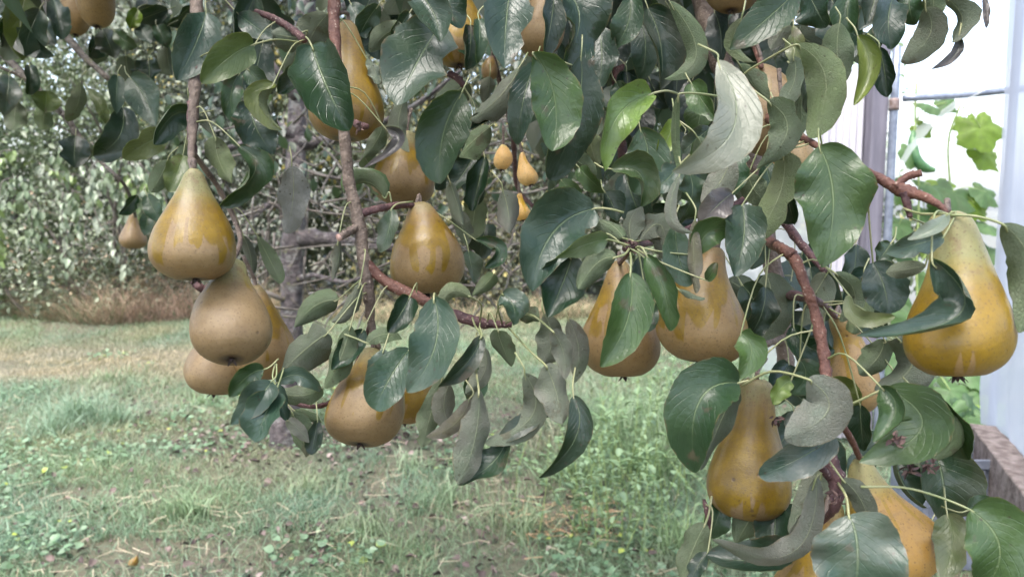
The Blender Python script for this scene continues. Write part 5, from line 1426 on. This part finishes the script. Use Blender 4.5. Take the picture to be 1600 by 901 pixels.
def pear(neck, eye, width, d, kind, label, wet=0.45, green=0.8, gold=0.0, dz=-0.15, stalk=None, seed=0, bend=0.11, bright=1.0):
    rs = np.random.default_rng(seed + 100)
    A, B = at(neck[0], neck[1], d), None
    Lpx = math.hypot(eye[0] - neck[0], eye[1] - neck[1])
    B = at(eye[0], eye[1], d + dz * Lpx * d / FPX)
    ax = B - A
    L = ax.length
    R = width / 2 * d / FPX / math.sqrt(1 + (((neck[0] + eye[0]) / 2 - 800) / FPX) ** 2)
    q = ax.normalized().to_track_quat('-Z', 'Y')
    prof = np.array(PROF[kind])
    hs_ = np.concatenate([np.linspace(0, 0.12, 8)[:-1], np.linspace(0.12, 0.88, 24), np.linspace(0.88, 1.0, 12)[1:]])
    pc = catmull([list(p) for p in prof], 8)
    rr = np.interp(hs_, np.maximum.accumulate(pc[:, 0]), pc[:, 1])
    seg = 40
    th = np.linspace(0, 2 * np.pi, seg, endpoint=False)
    ph = rs.uniform(0, 6.28, 6)
    V, UV = [], []
    bd = rs.uniform(0, 6.28)
    for h_, r in zip(hs_, rr):
        lump = 1 + 0.032 * np.cos(2 * th + ph[0]) + 0.026 * np.cos(3 * th + ph[1] + 3 * h_) + 0.030 * np.cos(th + ph[4]) * math.sin(4 * h_ + ph[5]) + 0.014 * np.cos(5 * th + ph[2] + 6 * h_) * (h_ > 0.5) + 0.012 * np.sin(9 * h_ + ph[3])
        offs = bend * L * (1 - h_) ** 2 * (1 - (1 - h_))
        off2 = bend * 0.9 * L * math.sin(math.pi * h_) * (1 - h_)
        X = R * r * lump * np.cos(th) + off2 * math.cos(bd)
        Y = R * r * lump * np.sin(th) + off2 * math.sin(bd)
        Z = np.full(seg, L / 2 - L * h_)
        dimple = 0.030 * L * max(0, (h_ - 0.965) / 0.035) ** 1.5
        V.append(np.stack([X, Y, Z + dimple], 1))
        UV += [(t / 6.2832, h_) for t in th]
    m = len(hs_)
    V = np.concatenate(V + [np.array([[0, 0, L / 2]]), np.array([[0, 0, -L / 2 + 0.040 * L]])])
    UV += [(0, 0), (0, 1)]
    F = []
    for i in range(m - 1):
        for j in range(seg):
            k2 = (j + 1) % seg
            F.append((i * seg + j, (i + 1) * seg + j, (i + 1) * seg + k2, i * seg + k2))
    for j in range(seg):
        k2 = (j + 1) % seg
        F.append((m * seg, j, k2))
        F.append((m * seg + 1, (m - 1) * seg + k2, (m - 1) * seg + j))
    o = mesh_obj('pear', V, F, M['pear'], uvs=UV)
    o.location = (A + B) / 2
    o.rotation_mode = 'QUATERNION'
    o.rotation_quaternion = q
    o.color = (wet, green, gold, bright)
    # dried calyx in the eye: five little sepals
    cv, cf = [], []
    for i in range(5):
        a = 2 * math.pi * i / 5 + 0.3
        r0 = 0.0030
        p = []
        for (rad, zz, w) in ((0.0012, 0.034 * L, 0.0016), (r0, 0.018 * L, 0.0019), (0.0062, 0.004 * L - 0.002, 0.0003)):
            for sgn in (-1, 1):
                p.append((math.cos(a) * rad - math.sin(a) * w * sgn, math.sin(a) * rad + math.cos(a) * w * sgn, -L / 2 + zz))
        b = len(cv)
        cv += p
        cf += [(b, b + 1, b + 3, b + 2), (b + 2, b + 3, b + 5, b + 4)]
    c_ = mesh_obj('calyx', cv, cf, M['calyx'])
    c_.parent = o
    # stalk
    inv = Matrix.LocRotScale(o.location, q, None).inverted()
    if stalk is None:
        e = A - ax.normalized() * 0.018 + Vector((rs.normal(0, 0.004), 0.004, 0.008))
        mid = A - ax.normalized() * 0.010
        sp = [A + ax.normalized() * 0.004, mid, e]
    else:
        e = at(*stalk)
        sp = [A + ax.normalized() * 0.004, A - ax.normalized() * 0.008, e]
    V, F = tube_data([inv @ Vector(p) for p in sp], [0.0024, 0.0019, 0.0022], 8, 5, 0.05, seed)
    s_ = mesh_obj('stalk', V, F, M['bark_grey'])
    s_.parent = o
    return tag(o, label, 'pear', 'pears on the tree')


PEARS = [
    ((303, 264), (306, 441), 134, .66, 'fat', 'large pear with golden wet drips, topmost of the left-hand hanging cluster', .58, 1.2, .08, -.10),
    ((366, 408), (362, 566), 121, .70, 'plump', 'dull tan pear directly below and right of the dripping left pear', .20, 1.2, 0, -.50),
    ((352, 480), (332, 618), 108, .785, 'mid', 'brownish pear low behind the tan one, at the bottom of the left cluster', .20, .3, 0, -.05),
    ((398, 446), (414, 598), 104, .79, 'mid', 'pear tucked behind the right side of the left cluster', .50, .4, .1, -.05),
    ((543, 34), (538, 222), 114, .775, 'mid', 'tall golden pear half hidden by a broad leaf near the top of the red branch', .75, .3, .35, -.05),
    ((636, 206), (628, 322), 100, .83, 'plump', 'shaded round pear above the centre pear, beside the branch', .45, .9, .1, -.10),
    ((656, 317), (668, 464), 113, .75, 'plump', 'bright upright pear hanging free in the middle of the branch fork', .50, .5, .15, -.12),
    ((582, 545), (562, 698), 119, .72, 'plump', 'lowest pear of the middle branch with a russet neck and golden drips', .48, .9, 0, -.38),
    ((645, 560), (630, 663), 80, .80, 'round', 'small slice of pear showing behind the lowest middle pear', .6, .2, .2, -.05),
    ((968, 408), (975, 593), 128, .70, 'mid', 'pear hanging under the leaf rosette, mostly covered by an oval leaf', .42, .3, .15, -.08),
    ((1121, 388), (1092, 571), 142, .63, 'fat', 'big orange-tan pear with dark wet streaks right of the leaf rosette', .55, .2, .2, -.10),
    ((1183, 592), (1162, 814), 134, .66, 'long', 'long olive pear with a spotted neck hanging in the lower right cluster', .80, .7, 0, -.06),
    ((1343, 716), (1425, 905), 156, .565, 'mid', 'smooth orange-gold pear at the bottom right, tilted to the right', .30, 1.3, .75, -.08),
    ((1481, 332), (1497, 594), 176, .49, 'long', 'largest nearest golden pear at the far right in front of the plastic', .93, 1.7, .25, -.06),
    ((1312, 492), (1338, 650), 90, .74, 'lumpy', 'knobbly-necked yellow pear between the red shoot and the largest pear', .35, .3, .25, -.05),
    ((1294, 775), (1240, 990), 120, .57, 'long', 'pear with a speckled neck running off the bottom edge', .60, .7, .3, -.02),
    ((1190, 102), (1205, 245), 96, .80, 'round', 'pale tan pear behind the curled silvery leaf at the upper right', .10, .2, .0, -.05),
    ((1222, 150), (1250, 296), 84, .71, 'long', 'narrow glimpse of tan pear behind leaves above the red twig', .10, .1, .15, -.05),
    ((712, -40), (718, 106), 86, .80, 'fat', 'shaded pear at the top edge behind the silvery leaf with an orange spot', .85, .2, .2, -.05),
    ((1150, -100), (1142, 20), 92, .84, 'round', 'pear bottom peeping in at the top edge beside the thick branch', .2, .2, .1, -.05),
    ((848, -60), (839, 90), 72, .86, 'mid', 'brown pear between two broad leaves at the top centre', .2, .2, .1, -.05),
    ((786, 226), (784, 266), 29, 1.05, 'round', 'tiny pale pear far behind, left one of the small distant pair', .1, .5, .3, -.05),
    ((816, 238), (830, 290), 32, 1.03, 'mid', 'tiny peach-coloured pear far behind, right one of the small distant pair', .1, .2, .3, -.05),
    ((812, 302), (818, 345), 30, 1.08, 'mid', 'tiny pear lowest behind the dark twig, under the distant pair', .4, .2, .5, -.05),
    ((152, -60), (152, 44), 62, 1.12, 'round', 'smooth tan pear at the top left corner, right one of two', .05, .1, .35, -.10),
    ((118, -40), (118, 57), 50, 1.2, 'round', 'darker tan pear at the top left corner, left one of two', .05, .1, .35, -.05),
    ((208, 334), (208, 390), 44, 1.75, 'mid', 'small brown pear hanging alone in front of the hedge', .1, .2, .1, -.05),
    ((768, 88), (764, 126), 26, 1.3, 'round', 'small rust-red fruitlet between leaves at the top centre', .5, .2, .2, -.05),
]
STALK = {0: (300, 258, .70), 1: (361, 412, .72), 6: (650, 322, .745), 7: (590, 545, .715), 9: (968, 411, .69), 10: (1118, 397, .63), 11: (1196, 560, .72), 12: (1342, 712, .552), 13: (1479, 332, .483), 14: (1305, 495, .73),
         15: (1288, 812, .54), 2: (362, 430, .75), 3: (380, 400, .78), 4: (530, 20, .75)}
for i, e in enumerate(PEARS):
    pear(*e[:5], label=e[5], wet=e[6], green=e[7], gold=e[8], dz=e[9], seed=i, stalk=STALK.get(i), bright=3.2 if 21 <= i <= 23 else (1.25 if i in (12, 13) else 1.13))
# a windfall in the grass
wp = pear((215, 876), (205, 892), 15, 2.72, 'fat', 'small fallen yellow pear lying in the grass at the bottom left', .3, .2, .5, 0.3, seed=77)
wp.location.z = 0.045
wp['group'] = 'fallen fruit'
